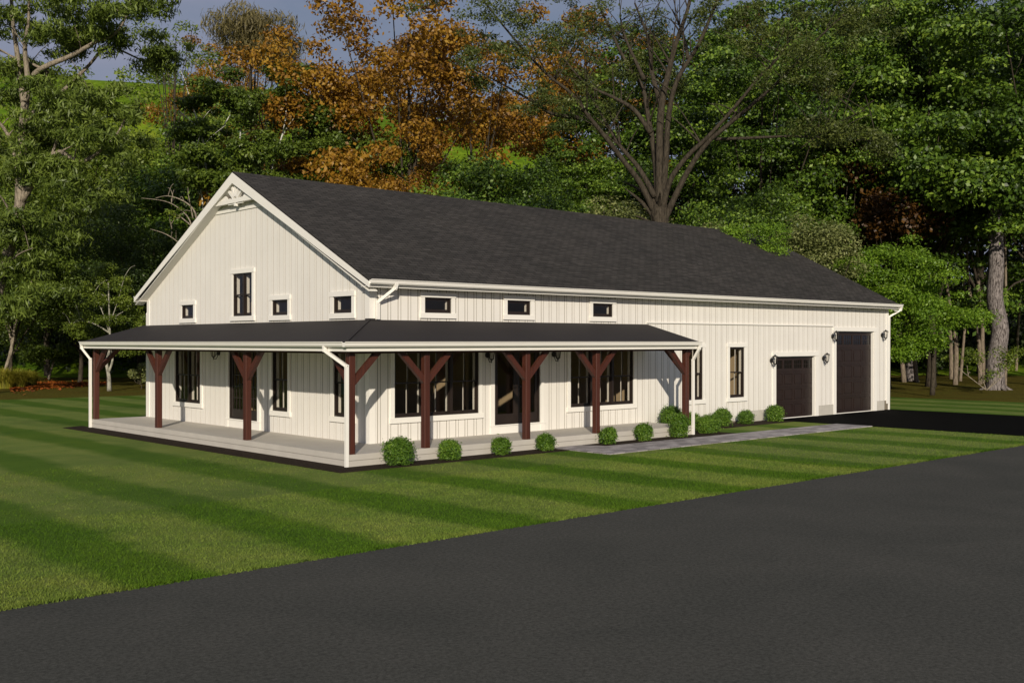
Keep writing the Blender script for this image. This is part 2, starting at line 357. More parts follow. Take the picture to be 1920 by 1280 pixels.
def wall_face(T, a0, a1, zb, top, rects, th, peak=None, batten=True, zb_fn=None, skip=None):
    bm = bmesh.new()
    cuts = sorted(set([a0, a1] + [r[0] for r in rects] + [r[1] for r in rects] + ([peak] if peak else [])))
    for c0, c1 in zip(cuts, cuts[1:]):
        mid = (c0 + c1) / 2; zs = [zb]; rs = sorted([r for r in rects if r[0] <= mid <= r[1]], key=lambda r: r[2])
        segs = []; z = zb
        for r in rs:
            if r[2] > z: segs.append((z, r[2]))
            z = r[3]
        segs.append((z, None))
        for s0, s1 in segs:
            t0, t1 = (top(c0), top(c1)) if s1 is None else (s1, s1)
            for n in (-.004, -th):
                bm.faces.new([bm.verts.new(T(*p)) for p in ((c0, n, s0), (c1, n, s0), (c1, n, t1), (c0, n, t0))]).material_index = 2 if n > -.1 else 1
    for r in rects:
        for q in (((r[0], 0, r[2]), (r[0], -th, r[2]), (r[0], -th, r[3]), (r[0], 0, r[3])), ((r[1], 0, r[2]), (r[1], -th, r[2]), (r[1], -th, r[3]), (r[1], 0, r[3])),
                  ((r[0], 0, r[3]), (r[1], 0, r[3]), (r[1], -th, r[3]), (r[0], -th, r[3])), ((r[0], 0, r[2]), (r[1], 0, r[2]), (r[1], -th, r[2]), (r[0], -th, r[2]))):
            bm.faces.new([bm.verts.new(T(*p)) for p in q]).material_index = 0
    if batten:
        k = 0; a = a0 + .02
        while a < a1 - .02:
            w_ = .198 if k % 2 == 0 else .066; e = min(a + w_, a1 - .004)
            zlo = zb_fn(a) if zb_fn else zb
            n1 = 0 if k % 2 == 0 else .004
            # split the board where an opening's edge falls inside it
            cs = sorted(set([a, e] + [v for r in rects for v in (r[0] - .06, r[1] + .06) if a < v < e] + ([peak] if peak and a < peak < e else [])))
            for c0, c1 in zip(cs, cs[1:]):
                m_ = (c0 + c1) / 2; rs = sorted([r for r in rects if r[0] - .06 <= m_ <= r[1] + .06], key=lambda r: r[2]); z = zlo
                for r in rs:
                    lo = r[2] - (.06 if r[2] > .3 else 0)
                    if lo > z + .01: fbox(bm, T, c0, c1, -.0035, n1, z, lo)
                    z = max(z, r[3] + .06)
                ht = min(top(c0), top(c1)) + .02
                if ht > z: fbox(bm, T, c0, c1, -.0035, n1, z, ht)
            a = e + .017; k += 1
    return bm

TL, TG = facade('L'), facade('G')
long_rects = [(2.41, 5.07, .84, 2.48), (5.60, 7.25, .50, 2.52), (8.41, 11.06, .84, 2.48), (13.55, 14.37, .84, 2.48), (15.775, 16.595, .84, 2.48),
              (18.42, 20.90, .0, 2.15), (22.29, 25.03, .0, 3.04), (3.32, 4.165, 3.36, 3.74), (6.045, 6.89, 3.36, 3.74), (9.31, 10.152, 3.36, 3.74)]
gable_rects = [(10.25, 11.94, .84, 2.48), (6.91, 8.53, .51, 2.52), (5.34, 6.15, .84, 2.48), (2.40, 3.21, .84, 2.48),
               (7.20, 8.29, 3.36, 4.54), (10.69, 11.49, 3.345, 3.75), (5.34, 6.15, 3.345, 3.75), (2.41, 3.22, 3.345, 3.75)]
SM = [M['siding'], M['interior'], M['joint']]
ZT = 4.0
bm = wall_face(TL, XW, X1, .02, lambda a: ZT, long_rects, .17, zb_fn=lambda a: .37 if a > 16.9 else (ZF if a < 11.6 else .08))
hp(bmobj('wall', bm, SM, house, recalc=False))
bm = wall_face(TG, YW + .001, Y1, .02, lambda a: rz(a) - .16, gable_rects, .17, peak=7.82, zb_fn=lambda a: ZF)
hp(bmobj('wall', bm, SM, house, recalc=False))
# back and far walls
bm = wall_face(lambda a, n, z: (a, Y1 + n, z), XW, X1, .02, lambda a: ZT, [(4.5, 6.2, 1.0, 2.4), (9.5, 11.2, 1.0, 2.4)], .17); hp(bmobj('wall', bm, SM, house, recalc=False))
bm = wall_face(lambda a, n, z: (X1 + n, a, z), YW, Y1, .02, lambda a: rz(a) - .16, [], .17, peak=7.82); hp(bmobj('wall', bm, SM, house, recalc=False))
# foundation, proud of the siding where it shows
for a0, a1 in ((16.95, 18.22), (21.10, 22.09), (25.23, 25.83)):
    bm = bmesh.new(); box(bm, a0, a1, YW - .014, YW + .05, -.02, .365); hp(bmobj('foundation', bm, M['foundation'], house))
# corner boards, frieze and band trim
bm = bmesh.new()
box(bm, XW - .022, XW + .15, YW - .022, YW - .0, ZF, 3.93); box(bm, XW - .022, XW, YW, YW + .15, ZF, 3.96)
hp(bmobj('corner_board', bm, M['trim'], house)); bm = bmesh.new()
box(bm, XW - .022, XW, Y1 - .15, Y1 + .0, ZF, 3.96); box(bm, XW - .022, XW + .1, Y1, Y1 + .02, .0, 3.9)
hp(bmobj('corner_board', bm, M['trim'], house)); bm = bmesh.new()
box(bm, X1 - .15, X1 + .022, YW - .022, YW, .25, 3.93); box(bm, X1, X1 + .022, YW, YW + .15, .0, 3.93)
hp(bmobj('corner_board', bm, M['trim'], house))
bm = bmesh.new(); box(bm, 11.66, 22.10, YW - .045, YW - .0, 3.205, 3.245); hp(bmobj('band_trim', bm, M['trim'], house))
# frieze board below the gable truss
bm = bmesh.new(); hw = (rz(7.82) - .30 - 6.36) / .5
prism(bm, [(XW - .03, 7.82 - hw - .22, 6.28), (XW - .03, 7.82 + hw + .22, 6.28), (XW - .03, 7.82 + hw, 6.40), (XW - .03, 7.82 - hw, 6.40)], (.029, 0, 0))
hp(bmobj('frieze_board', bm, M['trim'], house))

# roof
ROX0, ROX1, EY = 1.45, 26.39, 1.37
EY2 = 2 * 7.82 - EY
me = bpy.data.meshes.new('roof'); bm = bmesh.new(); uvl = bm.loops.layers.uv.new()
for s, ye in ((1, EY - .03), (-1, EY2 + .03)):
    ze = rz(ye); slope = math.hypot(7.82 - ye, 7.30 - ze)
    top = [((ROX0 - .02, ye, ze), (0, 0)), ((ROX1 + .02, ye, ze), (ROX1 - ROX0, 0)), ((ROX1 + .02, 7.82, 7.30), (ROX1 - ROX0, slope)), ((ROX0 - .02, 7.82, 7.30), (0, slope))]
    f = bm.faces.new([bm.verts.new(Vector(p) + Vector((0, 0, .02))) for p, _ in top])
    for lp, (_, uv) in zip(f.loops, top): lp[uvl].uv = uv
    f2 = bm.faces.new([bm.verts.new(Vector(p) - Vector((0, 0, .012))) for p, _ in top])
    for i in range(4):
        a, b_ = top[i], top[(i+1) % 4]
        bm.faces.new([bm.verts.new(Vector(a[0]) + Vector((0, 0, .02))), bm.verts.new(Vector(b_[0]) + Vector((0, 0, .02))), bm.verts.new(Vector(b_[0]) - Vector((0, 0, .012))), bm.verts.new(Vector(a[0]) - Vector((0, 0, .012)))])
bm.to_mesh(me); bm.free(); roof = hp(link('roof', me, house, M['shingle']))
def slope_pts(x, ya, yb, d0, d1):
    return [(x, ya, rz(ya) - d0), (x, yb, rz(yb) - d0), (x, yb, rz(yb) - d1), (x, ya, rz(ya) - d1)]
def chevron(x, ys, ye, d0, d1):
    return [(x, ys, rz(ys) - d0), (x, 7.82, 7.30 - d0), (x, ye, rz(ye) - d0), (x, ye, rz(ye) - d1), (x, 7.82, 7.30 - d1), (x, ys, rz(ys) - d1)]
for nm, x, t in (('rake_board', ROX0 - .03, .03), ('rake_board', ROX1, .03)):
    bm = bmesh.new()
    for ya, yb in ((EY - .04, 7.82), (7.82, EY2 + .04)):
        p = slope_pts(x, ya, yb, .013, .30)
        if ya < 7: p[3] = (x, ya, 3.905)
        else: p[2] = (x, yb, 3.905)
        prism(bm, p, (t, 0, 0))
    bmesh.ops.remove_doubles(bm, verts=bm.verts, dist=1e-5)
    hp(bmobj(nm, bm, M['trim'], house))
bm = bmesh.new()
for xa, xb in ((ROX0 + .001, XW - .003), (X1 + .003, ROX1 - .001)):   # rake soffits
    for ya, yb in ((EY + .02, 7.82), (7.82, EY2 - .02)): prism(bm, slope_pts(xa, ya, yb, .245, .265), (xb - xa, 0, 0))
for ya, yb in ((EY, YW - .001), (Y1 + .001, EY2)): box(bm, XW - .25, X1 + .25, ya, yb, 3.93, 3.945)
hp(bmobj('soffit', bm, M['soffit'], house))
bm = bmesh.new(); box(bm, ROX0, ROX1, EY, EY + .025, 3.912, 4.055); hp(bmobj('fascia', bm, M['trim'], house)); bm = bmesh.new(); box(bm, ROX0, ROX1, EY2 - .025, EY2, 3.912, 4.055); hp(bmobj('fascia', bm, M['trim'], house))
def gutter_prof():
    return [(0, 0), (-.075, 0), (-.10, .035), (-.105, .075), (-.125, .098), (-.125, .11), (-.11, .11), (-.10, .09), (0, .09)]
def gutter(name, parent, p0, p1, nrm, shift=HO, z=0.0):
    """open-top K gutter: profile (outward, up) swept from p0 to p1"""
    bm = bmesh.new(); n = Vector(nrm); pr = gutter_prof()
    pts = [Vector(p0) + n * (-o_) + Vector((0, 0, h)) for o_, h in pr]
    prism(bm, pts, Vector(p1) - Vector(p0)); o = bmobj(name, bm, M['trim'], parent); o.location = -shift; return o
gutter('gutter', house, (ROX0 - .0, EY - .002, 3.985), (ROX1 + .10, EY - .002, 3.985), (0, -1, 0))
gutter('gutter', house, (ROX0 - .0, EY2 + .002, 3.985), (ROX1 + .10, EY2 + .002, 3.985), (0, 1, 0))
def pipe(pts, name='downspout', r=.042):
    bm = bmesh.new()
    for a, b_ in zip(pts, pts[1:]):
        a = Vector(a); b_ = Vector(b_); d = (b_ - a).normalized()
        obox(bm, a - d * .03, b_ + d * .03, r, r * .8, up=(0, 0, 1) if abs(d.z) < .95 else (0, 1, 0))
    return hp(bmobj(name, bm, M['trim'], house))
pipe([(2.18, 1.30, 3.99), (2.16, 1.32, 3.90), (1.90, 1.64, 3.58), (1.90, 1.64, 3.21)])
pipe([(X1 + .32, 1.32, 3.99), (X1 + .30, 1.34, 3.88), (X1 + .07, 1.70, 3.62), (X1 + .07, 1.72, .02)])
pipe([(XW + .3, EY2 + .07, 3.99), (XW + .28, EY2 + .04, 3.84), (XW + .03, Y1 + .07, 3.52), (XW + .03, Y1 + .07, .2)])

# gable truss (sunburst) between the rakes
bm = bmesh.new(); TX = ROX0 + .04; yc = 7.82; zc = 6.47
hw = (7.30 - .30 - zc) / .5
prism(bm, [(TX, yc - hw - .05, zc), (TX, yc + hw + .05, zc), (TX, yc + hw - .16, zc + .12), (TX, yc - hw + .16, zc + .12)], (.10, 0, 0))
for ang in (-52, -26, 0, 26, 52):
    a = R_(ang); d = Vector((0, math.sin(a), math.cos(a)))
    ln = (7.30 - .28 - (zc + .05)) / (math.cos(a) + .5 * abs(math.sin(a)))
    st = .12
    obox(bm, Vector((TX + .05, yc, zc + .05)) + d * st, Vector((TX + .05, yc, zc + .05)) + d * ln, .035, .035, up=(1, 0, 0))
# curved fillets in the lower corners of the triangle
for s in (-1, 1):
    arc = []
    for k in range(9):
        t = k / 8; th = R_(5 + 62 * t); arc.append((TX + .02, yc + s * (.33 + .35 * math.sin(th) ** 2 * 1.0), zc + .12 + .36 * (1 - math.cos(th)) ** .8))
    pts = [(TX + .02, yc + s * (hw - .17), zc + .121), (TX + .02, yc + s * .42, zc + .121)]
    for k in range(8):
        t = k / 7; y = .42 + (.62 - .42) * math.sin(t * math.pi / 2); z = zc + .121 + .22 * t
        zmax = 7.30 - .31 - .5 * y
        pts.append((TX + .02, yc + s * y, min(z, zmax)))
    prism(bm, pts, (.05, 0, 0))
box(bm, TX + .01, TX + .09, yc - .05, yc + .05, zc - .09, zc - .001)
box(bm, TX + .03, TX + .07, yc - .42, yc - .10, zc - .035, zc - .001); box(bm, TX + .03, TX + .07, yc + .10, yc + .42, zc - .035, zc - .001)
hp(bmobj('gable_truss', bm, M['trim'], house))

# ---- openings
def trim_ring(bm, T, r, w, n, sill=True, head=.12, base=None):
    a0, a1, z0, z1 = r
    fbox(bm, T, a0 - w, a0, 0.001, n, z0 if base is None else base, z1); fbox(bm, T, a1, a1 + w, 0.001, n, z0 if base is None else base, z1)
    fbox(bm, T, a0 - w - .015, a1 + w + .015, 0.001, n + .012, z1, z1 + head)
    if sill: fbox(bm, T, a0 - w - .02, a1 + w + .02, 0.001, n + .016, z0 - .13, z0)
def window(T, r, units=1, rail=True, muntin=True, name='window'):
    a0, a1, z0, z1 = r
    bm = bmesh.new(); f = .035                                           # outer dark frame with mullions
    for q in ((a0, a0 + f, z0, z1), (a1 - f, a1, z0, z1), (a0 + f, a1 - f, z0, z0 + f), (a0 + f, a1 - f, z1 - f, z1)): fbox(bm, T, q[0], q[1], -.085, -.004, q[2], q[3])
    uw = (a1 - a0) / units
    for k in range(1, units): fbox(bm, T, a0 + k*uw - .045, a0 + k*uw + .045, -.084, -.006, z0 + f, z1 - f)
    win = hp(bmobj(name, bm, M['dark_frame'], house))
    bm = bmesh.new(); trim_ring(bm, T, r, .115, .036); bmobj('trim', bm, M['trim'], win)
    zm = z0 + (z1 - z0) * .5
    for k in range(units):
        b0 = a0 + k*uw + (f if k == 0 else .045); b1 = a0 + (k+1)*uw - (f if k == units-1 else .045)
        bs = bmesh.new(); bl = bmesh.new(); gl = bmesh.new(); s = .034
        parts = [(z0 + f, z1 - f, -.062)] if not rail else [(z0 + f, zm + .018, -.068), (zm - .018, z1 - f, -.040)]
        for i, (y0, y1, nn) in enumerate(parts):
            bot = .055 if i == 0 else .036
            for q in ((b0, b0 + s, y0, y1), (b1 - s, b1, y0, y1), (b0 + s, b1 - s, y0, y0 + bot), (b0 + s, b1 - s, y1 - .036, y1)): fbox(bs, T, q[0], q[1], nn - .012, nn + .012, q[2], q[3])
            if muntin:
                mc = (b0 + b1) / 2; fbox(bs, T, mc - .009, mc + .009, nn + .001, nn + .011, y0 + bot, y1 - .036)
                fbox(bl, T, mc - .009, mc + .009, nn - .035, nn - .003, y0 + bot, y1 - .036)
            fbox(gl, T, b0 + s - .004, b1 - s + .004, nn - .0015, nn + .0015, y0 + bot - .004, y1 - .036 + .004)
        bmobj('sash', bs, M['dark_frame'], win)
        # white inner liner
        for q in ((b0, b0 + .02, z0 + f, z1 - f), (b1 - .02, b1, z0 + f, z1 - f), (b0 + .02, b1 - .02, z0 + f, z0 + f + .02)): fbox(bl, T, q[0], q[1], -.165, -.088, q[2], q[3])
        bmobj('inner_liner', bl, M['trim'], win)
        bmobj('pane', gl, M['glass'], win)
    return win
window(TL, long_rects[0], 3); window(TL, long_rects[2], 3); window(TL, long_rects[3]); window(TL, long_rects[4])
for r in long_rects[7:]: window(TL, r, 1, False, False)
window(TG, gable_rects[0], 2); window(TG, gable_rects[2]); window(TG, gable_rects[3])
window(TG, gable_rects[4], 2, True, False)
for r in gable_rects[5:]: window(TG, r, 1, False, False)

def french_door(T, r, grid):
    a0, a1, z0, z1 = r
    bm = bmesh.new()
    for q in ((a0, a0 + .045, z0, z1), (a1 - .045, a1, z0, z1), (a0 + .045, a1 - .045, z1 - .05, z1), (a0 + .045, a1 - .045, z0, z0 + .03)): fbox(bm, T, q[0], q[1], -.10, -.004, q[2], q[3])
    d = hp(bmobj('entry_door', bm, M['dark_frame'], house))
    bm = bmesh.new(); trim_ring(bm, T, r, .13, .036, sill=False, base=ZF + .001); fbox(bm, T, a0 + .001, a1 - .001, .001, .034, ZF + .001, z0 - .001)
    fbox(bm, T, a0 - .16, a1 + .16, .036, .06, z0 - .03, z0 - .001); fbox(bm, T, a0 - .14, a0 - .0, .036, .05, ZF + .001, z0 - .032); fbox(bm, T, a1, a1 + .14, .036, .05, ZF + .001, z0 - .032)
    bmobj('trim', bm, M['trim'], d)
    mid = (a0 + a1) / 2
    for b0, b1, hs in ((a0 + .046, mid - .002, 1), (mid + .002, a1 - .046, -1)):
        bm = bmesh.new(); st = .105; lo = z0 + .031; hi = z1 - .051
        for q in ((b0, b0 + st, lo, hi), (b1 - st, b1, lo, hi), (b0 + st, b1 - st, lo, lo + .24), (b0 + st, b1 - st, hi - .11, hi)): fbox(bm, T, q[0], q[1], -.07, -.03, q[2], q[3])
        if grid:
            for k in (1, 2): c = b0 + st + (b1 - b0 - 2*st) * k / 3; fbox(bm, T, c - .009, c + .009, -.060, -.036, lo + .24, hi - .11)
            for k in (1, 2, 3, 4): c = lo + .24 + (hi - .11 - lo - .24) * k / 5; fbox(bm, T, b0 + st, b1 - st, -.0595, -.0365, c - .009, c + .009)
        bmobj('door_leaf', bm, M['dark_frame'], d)
        bm = bmesh.new(); fbox(bm, T, b0 + st - .003, b1 - st + .003, -.052, -.049, lo + .237, hi - .107); bmobj('pane', bm, M['glass'], d)
        bm = bmesh.new(); hx = (b1 - .05) if hs > 0 else (b0 + .05)
        fbox(bm, T, hx - .02, hx + .02, -.03, -.02, lo + .82, lo + 1.05); fbox(bm, T, hx - .012, hx + .012, -.02, .03, lo + .93, lo + .955); fbox(bm, T, min(hx, hx - hs*.11), max(hx, hx - hs*.11), .015, .03, lo + .93, lo + .955)
        bmobj('handle', bm, M['black_metal'], d)
french_door(TL, long_rects[1], False); french_door(TG, gable_rects[1], True)

def garage_door(r, rows):
    a0, a1, z0, z1 = r; T = TL
    bm = bmesh.new(); trim_ring(bm, T, r, .19, .03, sill=False, head=.15, base=.0)
    for q in ((a0, a0 + .02, 0, z1), (a1 - .02, a1, 0, z1), (a0 + .02, a1 - .02, z1 - .02, z1)): fbox(bm, T, q[0], q[1], -.14, -.0, q[2], q[3])
    d = None
    bmd = bmesh.new(); fbox(bmd, T, a0 + .021, a1 - .021, -.16, -.125, .03, z1 - .021)
    h = (z1 - .05) / rows; pw = (a1 - a0 - .04) / 4
    gl = bmesh.new(); mu = bmesh.new()
    for i in range(rows):
        y0 = .03 + i*h; y1 = y0 + h
        fbox(bmd, T, a0 + .021, a1 - .021, -.125, -.103, y0 + .004, y0 + .07); fbox(bmd, T, a0 + .021, a1 - .021, -.125, -.103, y1 - .07, y1 - .004)
        for k in range(4):
            c0 = a0 + .02 + k*pw; c1 = c0 + pw
            fbox(bmd, T, c0 + .001, c0 + .055, -.125, -.103, y0 + .07, y1 - .07); fbox(bmd, T, c1 - .055, c1 - .001, -.125, -.103, y0 + .07, y1 - .07)
            if i < rows - 1: fbox(bmd, T, c0 + .09, c1 - .09, -.125, -.101, y0 + .11, y1 - .11)
            else:
                zt0 = y0 + .12; zt1 = min(y1 - .12, zt0 + .34)
                fbox(bmd, T, c0 + .056, c1 - .056, -.125, -.104, y0 + .071, zt0); fbox(bmd, T, c0 + .056, c1 - .056, -.125, -.104, zt1, y1 - .071)
                fbox(gl, T, c0 + .075, c1 - .075, -.1245, -.122, zt0 + .001, zt1 - .001)
                for q in (1, 2, 3): xx = c0 + .075 + (pw - .15) * q / 4; fbox(mu, T, xx - .007, xx + .007, -.122, -.114, zt0, zt1)
                fbox(mu, T, c0 + .075, c1 - .075, -.1218, -.1145, (zt0 + zt1)/2 - .007, (zt0 + zt1)/2 + .007)
    d = hp(bmobj('garage_door', bmd, M['garage'], house)); bmobj('trim', bm, M['trim'], d)
    bmobj('pane', gl, M['gpane'], d); bmobj('grille', mu, M['garage'], d)
    bm = bmesh.new(); fbox(bm, T, a0 + .021, a1 - .021, -.17, -.10, .0, .028); bmobj('threshold', bm, M['trim'], d)
m, nt, b = newmat('garage_dark_glass'); M['gpane'] = m; b.inputs['Base Color'].default_value = (.006, .006, .007, 1); b.inputs['Roughness'].default_value = .08
garage_door(long_rects[5], 4); garage_door(long_rects[6], 5)

# interior shell: floor, partitions, kitchen run
bm = bmesh.new(); box(bm, XW + .18, X1 - .18, YW + .18, Y1 - .18, .1, .262); hp(bmobj('interior_floor', bm, M['int_floor'], house))
for q in ((11.42, 11.52, YW + .172, 9, .263, 4.1), (7.6, 7.7, 5.2, 9.4, .263, 4.1), (2.0, 7.59, 9.41, 9.5, .263, 4.1), (11.53, 16.74, 3.6, 3.7, .263, 4.1), (16.75, 16.85, YW + .172, 3.7, .263, 3.9), (17.2, 17.3, YW + .172, Y1 - .172, .263, 3.9), (4.6, 4.7, 9.51, 13.7, .263, 4.1), (4.0, 4.1, 5.0, 5.9, .263, 4.1)):
    bm = bmesh.new(); box(bm, *q); hp(bmobj('partition_wall', bm, M['interior'], house))
bm = bmesh.new(); box(bm, XW + .2, 17.1, 5.4, Y1 - 3.8, 5.3, 5.34); hp(bmobj('ceiling', bm, M['interior'], house))
bm = bmesh.new(); box(bm, 3.6, 3.98, 5.05, 6.9, 1.72, 2.75); box(bm, 3.4, 3.98, 5.05, 6.9, .27, 1.15); hp(bmobj('kitchen_cabinet', bm, M['cabinet'], house))
bm = bmesh.new(); box(bm, 3.985, 4.0, 5.02, 6.9, 1.16, 1.71); hp(bmobj('tile_backsplash', bm, M['tile'], house))

# ---- porch
PXE, PYE = 11.70, 14.30            # ends of the porch roof
g = .20                            # roof edge outside the slab edge
bm = bmesh.new()
def lshape(bm, o, z0, z1, xr, yl, cx=XW, cy=YW):
    pts = [(-o, -o), (xr + o, -o), (xr + o, cy), (cx, cy), (cx, yl + o), (-o, yl + o)]
    a = [bm.verts.new((x, y, z0)) for x, y in pts]; b_ = [bm.verts.new((x, y, z1)) for x, y in pts]
    for i in range(6): j = (i+1) % 6; bm.faces.new((a[i], a[j], b_[j], b_[i]))
    for v in (a, b_):
        bm.faces.new((v[0], v[1], v[2], v[3])); bm.faces.new((v[0], v[3], v[4], v[5]))
lshape(bm, 0, -.02, .132, 11.6, 14.09); lshape(bm, -.02, .131, .146, 11.6, 14.09); lshape(bm, .0, .145, ZF, 11.6, 14.09)
slab = hp(bmobj('porch_floor', bm, M['slab'], house))
# porch roof
zt, zeb = 3.168, 2.66
def PR(x, y): return (x, y)
bm = bmesh.new()
def quad(bm, ps, t=.03):
    a = [bm.verts.new(p) for p in ps]; b_ = [bm.verts.new(Vector(p) - Vector((0, 0, t))) for p in ps]
    bm.faces.new(a); bm.faces.new(b_[::-1])
    for i in range(len(ps)): j = (i+1) % len(ps); bm.faces.new((a[i], b_[i], b_[j], a[j]))
WX, WY = XW - .003, YW - .003
quad(bm, [(-g, -g, zeb), (PXE, -g, zeb), (PXE, WY, zt), (WX, WY, zt)]); quad(bm, [(-g, -g, zeb), (WX, WY, zt), (WX, PYE, zt), (-g, PYE, zeb)])
sl_ = (zt - zeb) / (WY + g)
obox(bm, (-g, -g, zeb + .012), (WX, WY, zt + .012), .03, .008)
pr = hp(bmobj('porch_roof', bm, M['porch_metal'], house))
bm = bmesh.new(); box(bm, XW - .05, XW + .12, YW - .06, YW - .023, zt - .01, zt + .03); box(bm, XW - .06, XW - .023, YW - .06, YW + .10, zt - .01, zt + .03); hp(bmobj('flashing', bm, M['porch_metal'], house))
# closed ends of the porch roof
bm = bmesh.new()
prism(bm, [(PXE - .02, -g + .02, 2.46), (PXE - .02, WY, 2.46), (PXE - .02, WY, zt - .035), (PXE - .02, -g + .02, zeb - .035)], (.018, 0, 0))
hp(bmobj('porch_gable_end', bm, M['trim'], house)); bm = bmesh.new()
prism(bm, [(-g + .02, PYE - .02, 2.46), (WX, PYE - .02, 2.46), (WX, PYE - .02, zt - .035), (-g + .02, PYE - .02, zeb - .035)], (0, .018, 0))
hp(bmobj('porch_gable_end', bm, M['trim'], house))
bm = bmesh.new()
def ring(bm, x0, y0, t, z0, z1, xe, ye):
    box(bm, x0, xe, y0, y0 + t, z0, z1); box(bm, x0, x0 + t, y0 + t, ye, z0, z1)
ring(bm, -g, -g, .022, 2.452, 2.618, PXE - .022, PYE - .022); hp(bmobj('porch_fascia', bm, M['trim'], house))
bm = bmesh.new(); ring(bm, .03, .03, .13, 2.40, 2.56, 11.58, 14.06); hp(bmobj('porch_beam', bm, M['post'], house))
bm = bmesh.new(); box(bm, -g + .023, PXE - .023, -g + .023, .028, 2.50, 2.512); box(bm, -g + .023, .028, .03, PYE - .03, 2.50, 2.512)
box(bm, .162, PXE - .023, .162, WY - .022, 2.50, 2.512); box(bm, .162, WX - .022, WY - .02, PYE - .023, 2.50, 2.512); hp(bmobj('porch_ceiling', bm, M['soffit'], house))
gutter('gutter', house, (-g - .11, -g - .002, 2.545), (PXE + .01, -g - .002, 2.545), (0, -1, 0))
gutter('gutter', house, (-g - .002, -g, 2.545), (-g - .002, PYE + .01, 2.545), (-1, 0, 0))
pipe([(-g - .06, .56, 2.55), (-g - .06, .54, 2.47), (-.048, .03, 2.14), (-.048, .03, .012)], r=.038)
pipe([(-g - .06, PYE - .05, 2.55), (-g - .055, PYE - .06, 2.46), (-.045, 14.10, 2.12), (-.045, 14.10, .012)], r=.038)
pipe([(PXE - .04, -g - .06, 2.55), (PXE - .05, -g - .055, 2.46), (11.63, -.046, 2.13), (11.63, -.046, .012)], r=.038)
# posts with knee braces
def porch_post(x, y, braces):
    h = .075; root = bpy.data.objects.new('porch_post', None)
    bm = bmesh.new(); box(bm, x - h, x + h, y - h, y + h, ZF + .001, 2.399)
    bmesh.ops.bevel(bm, geom=[e for e in bm.edges if abs(e.verts[0].co.z - e.verts[1].co.z) > 1], offset=.008, segments=1, affect='EDGES')
    p = hp(bmobj('porch_post', bm, M['post'], house))
    for dx, dy, ln in braces:
        bm = bmesh.new(); d = Vector((dx, dy, 0)); s = Vector((-dy, dx, 0)) * .05; b0 = Vector((x, y, 0)) + d * h
        zt_, t = 2.399, .135 * 1.35
        zb_ = zt_ - ln - .0
        pts = [b0 + Vector((0, 0, zb_ - t)), b0 + Vector((0, 0, zb_)), b0 + d * ln + Vector((0, 0, zt_)), b0 + d * (ln + t) + Vector((0, 0, zt_))]
        prism(bm, [q - s for q in pts], s * 2); bmobj('brace', bm, M['post'], p)
    return p
LB = .50
PC = .09
for x in (2.10, 5.22, 7.73): porch_post(x, PC, [(1, 0, LB), (-1, 0, LB)])
porch_post(PC, PC, [(1, 0, LB), (0, 1, LB)]); porch_post(11.46, PC, [(-1, 0, LB), (1, 0, .0), (0, 1, LB)])
for y in (4.53, 9.52): porch_post(PC, y, [(0, 1, LB), (0, -1, LB)])
porch_post(PC, 13.98, [(0, -1, LB), (1, 0, LB)])

# ---- wall lanterns (each hangs on the wall: a thing of its own)
def lantern(T, a, z, label, flip=1):
    p = T(a, 0.0, z); root = thing('wall_lantern', label, 'lantern', p, 'black wall lanterns')
    P0 = Vector(p)
    n = (Vector(T(a, 1, z)) - P0)
    def mk(name, bm, m):
        bmesh.ops.transform(bm, matrix=Matrix.Rotation(math.atan2(n.x, -n.y) , 4, 'Z'), verts=bm.verts); return bmobj(name, bm, m, root)
    # local frame: wall at y=0, outward is -y
    bm = bmesh.new()
    c = Vector((0, -.03, -.02))
    for k, (r0, d0) in enumerate(((.062, -.001), (.062, -.022))): pass
    ring0 = [bm.verts.new((.06*math.cos(t*math.tau/12), -.036, -.02 + .075*math.sin(t*math.tau/12))) for t in range(12)]
    ring1 = [bm.verts.new((.06*math.cos(t*math.tau/12), -.055, -.02 + .075*math.sin(t*math.tau/12))) for t in range(12)]
    ring2 = [bm.verts.new((.06*math.cos(t*math.tau/12), -.001, -.02 + .075*math.sin(t*math.tau/12))) for t in range(12)]
    for q0, q1 in ((ring2, ring0), (ring0, ring1)):
        for t in range(12): bm.faces.new((q0[t], q0[(t+1) % 12], q1[(t+1) % 12], q1[t]))
    bm.faces.new(ring1); mk('backplate', bm, M['black_metal'])
    bm = bmesh.new(); tube(bm, [(0, -.05, -.03), (0, -.06, -.13), (0, -.10, -.20), (0, -.17, -.19), (0, -.18, -.155)], .011, 6); mk('arm', bm, M['black_metal'])
    bm = bmesh.new(); cc = (0, -.18, 0)
    lathe(bm, cc, [(.010, .20), (.018, .175), (.030, .165), (.105, .125), (.112, .112), (.085, .108)], 6)
    lathe(bm, cc, [(.055, -.13), (.060, -.115), (.030, -.15), (.016, -.165), (.012, -.20), (.004, -.225)], 6)
    for t in range(6):
        an = t*math.tau/6; obox(bm, (.056*math.cos(an), -.18 + .056*math.sin(an), -.12), (.086*math.cos(an), -.18 + .086*math.sin(an), .11), .006, .006)
    tube(bm, [(0, -.05, .02), (0, -.09, .02)], .009, 6); tube(bm, [(0, -.05, -.03), (0, -.12, -.10)], .008, 6)
    mk('lamp_cage', bm, M['black_metal'])
    bm = bmesh.new(); lathe(bm, cc, [(.050, -.115), (.078, .107)], 6); mk('glass_shade', bm, M['glass'])
    bm = bmesh.new(); lathe(bm, cc, [(.012, -.11), (.012, -.02), (.016, .0), (.004, .03)], 8); mk('candle', bm, M['trim'])
lantern(TG, 9.12, 2.36, 'black wall lantern under the porch roof left of the gable side door')
lantern(TL, 5.36, 2.33, 'black wall lantern under the porch roof left of the front glass door')
lantern(TL, 7.76, 2.33, 'black wall lantern under the porch roof right of the front glass door')
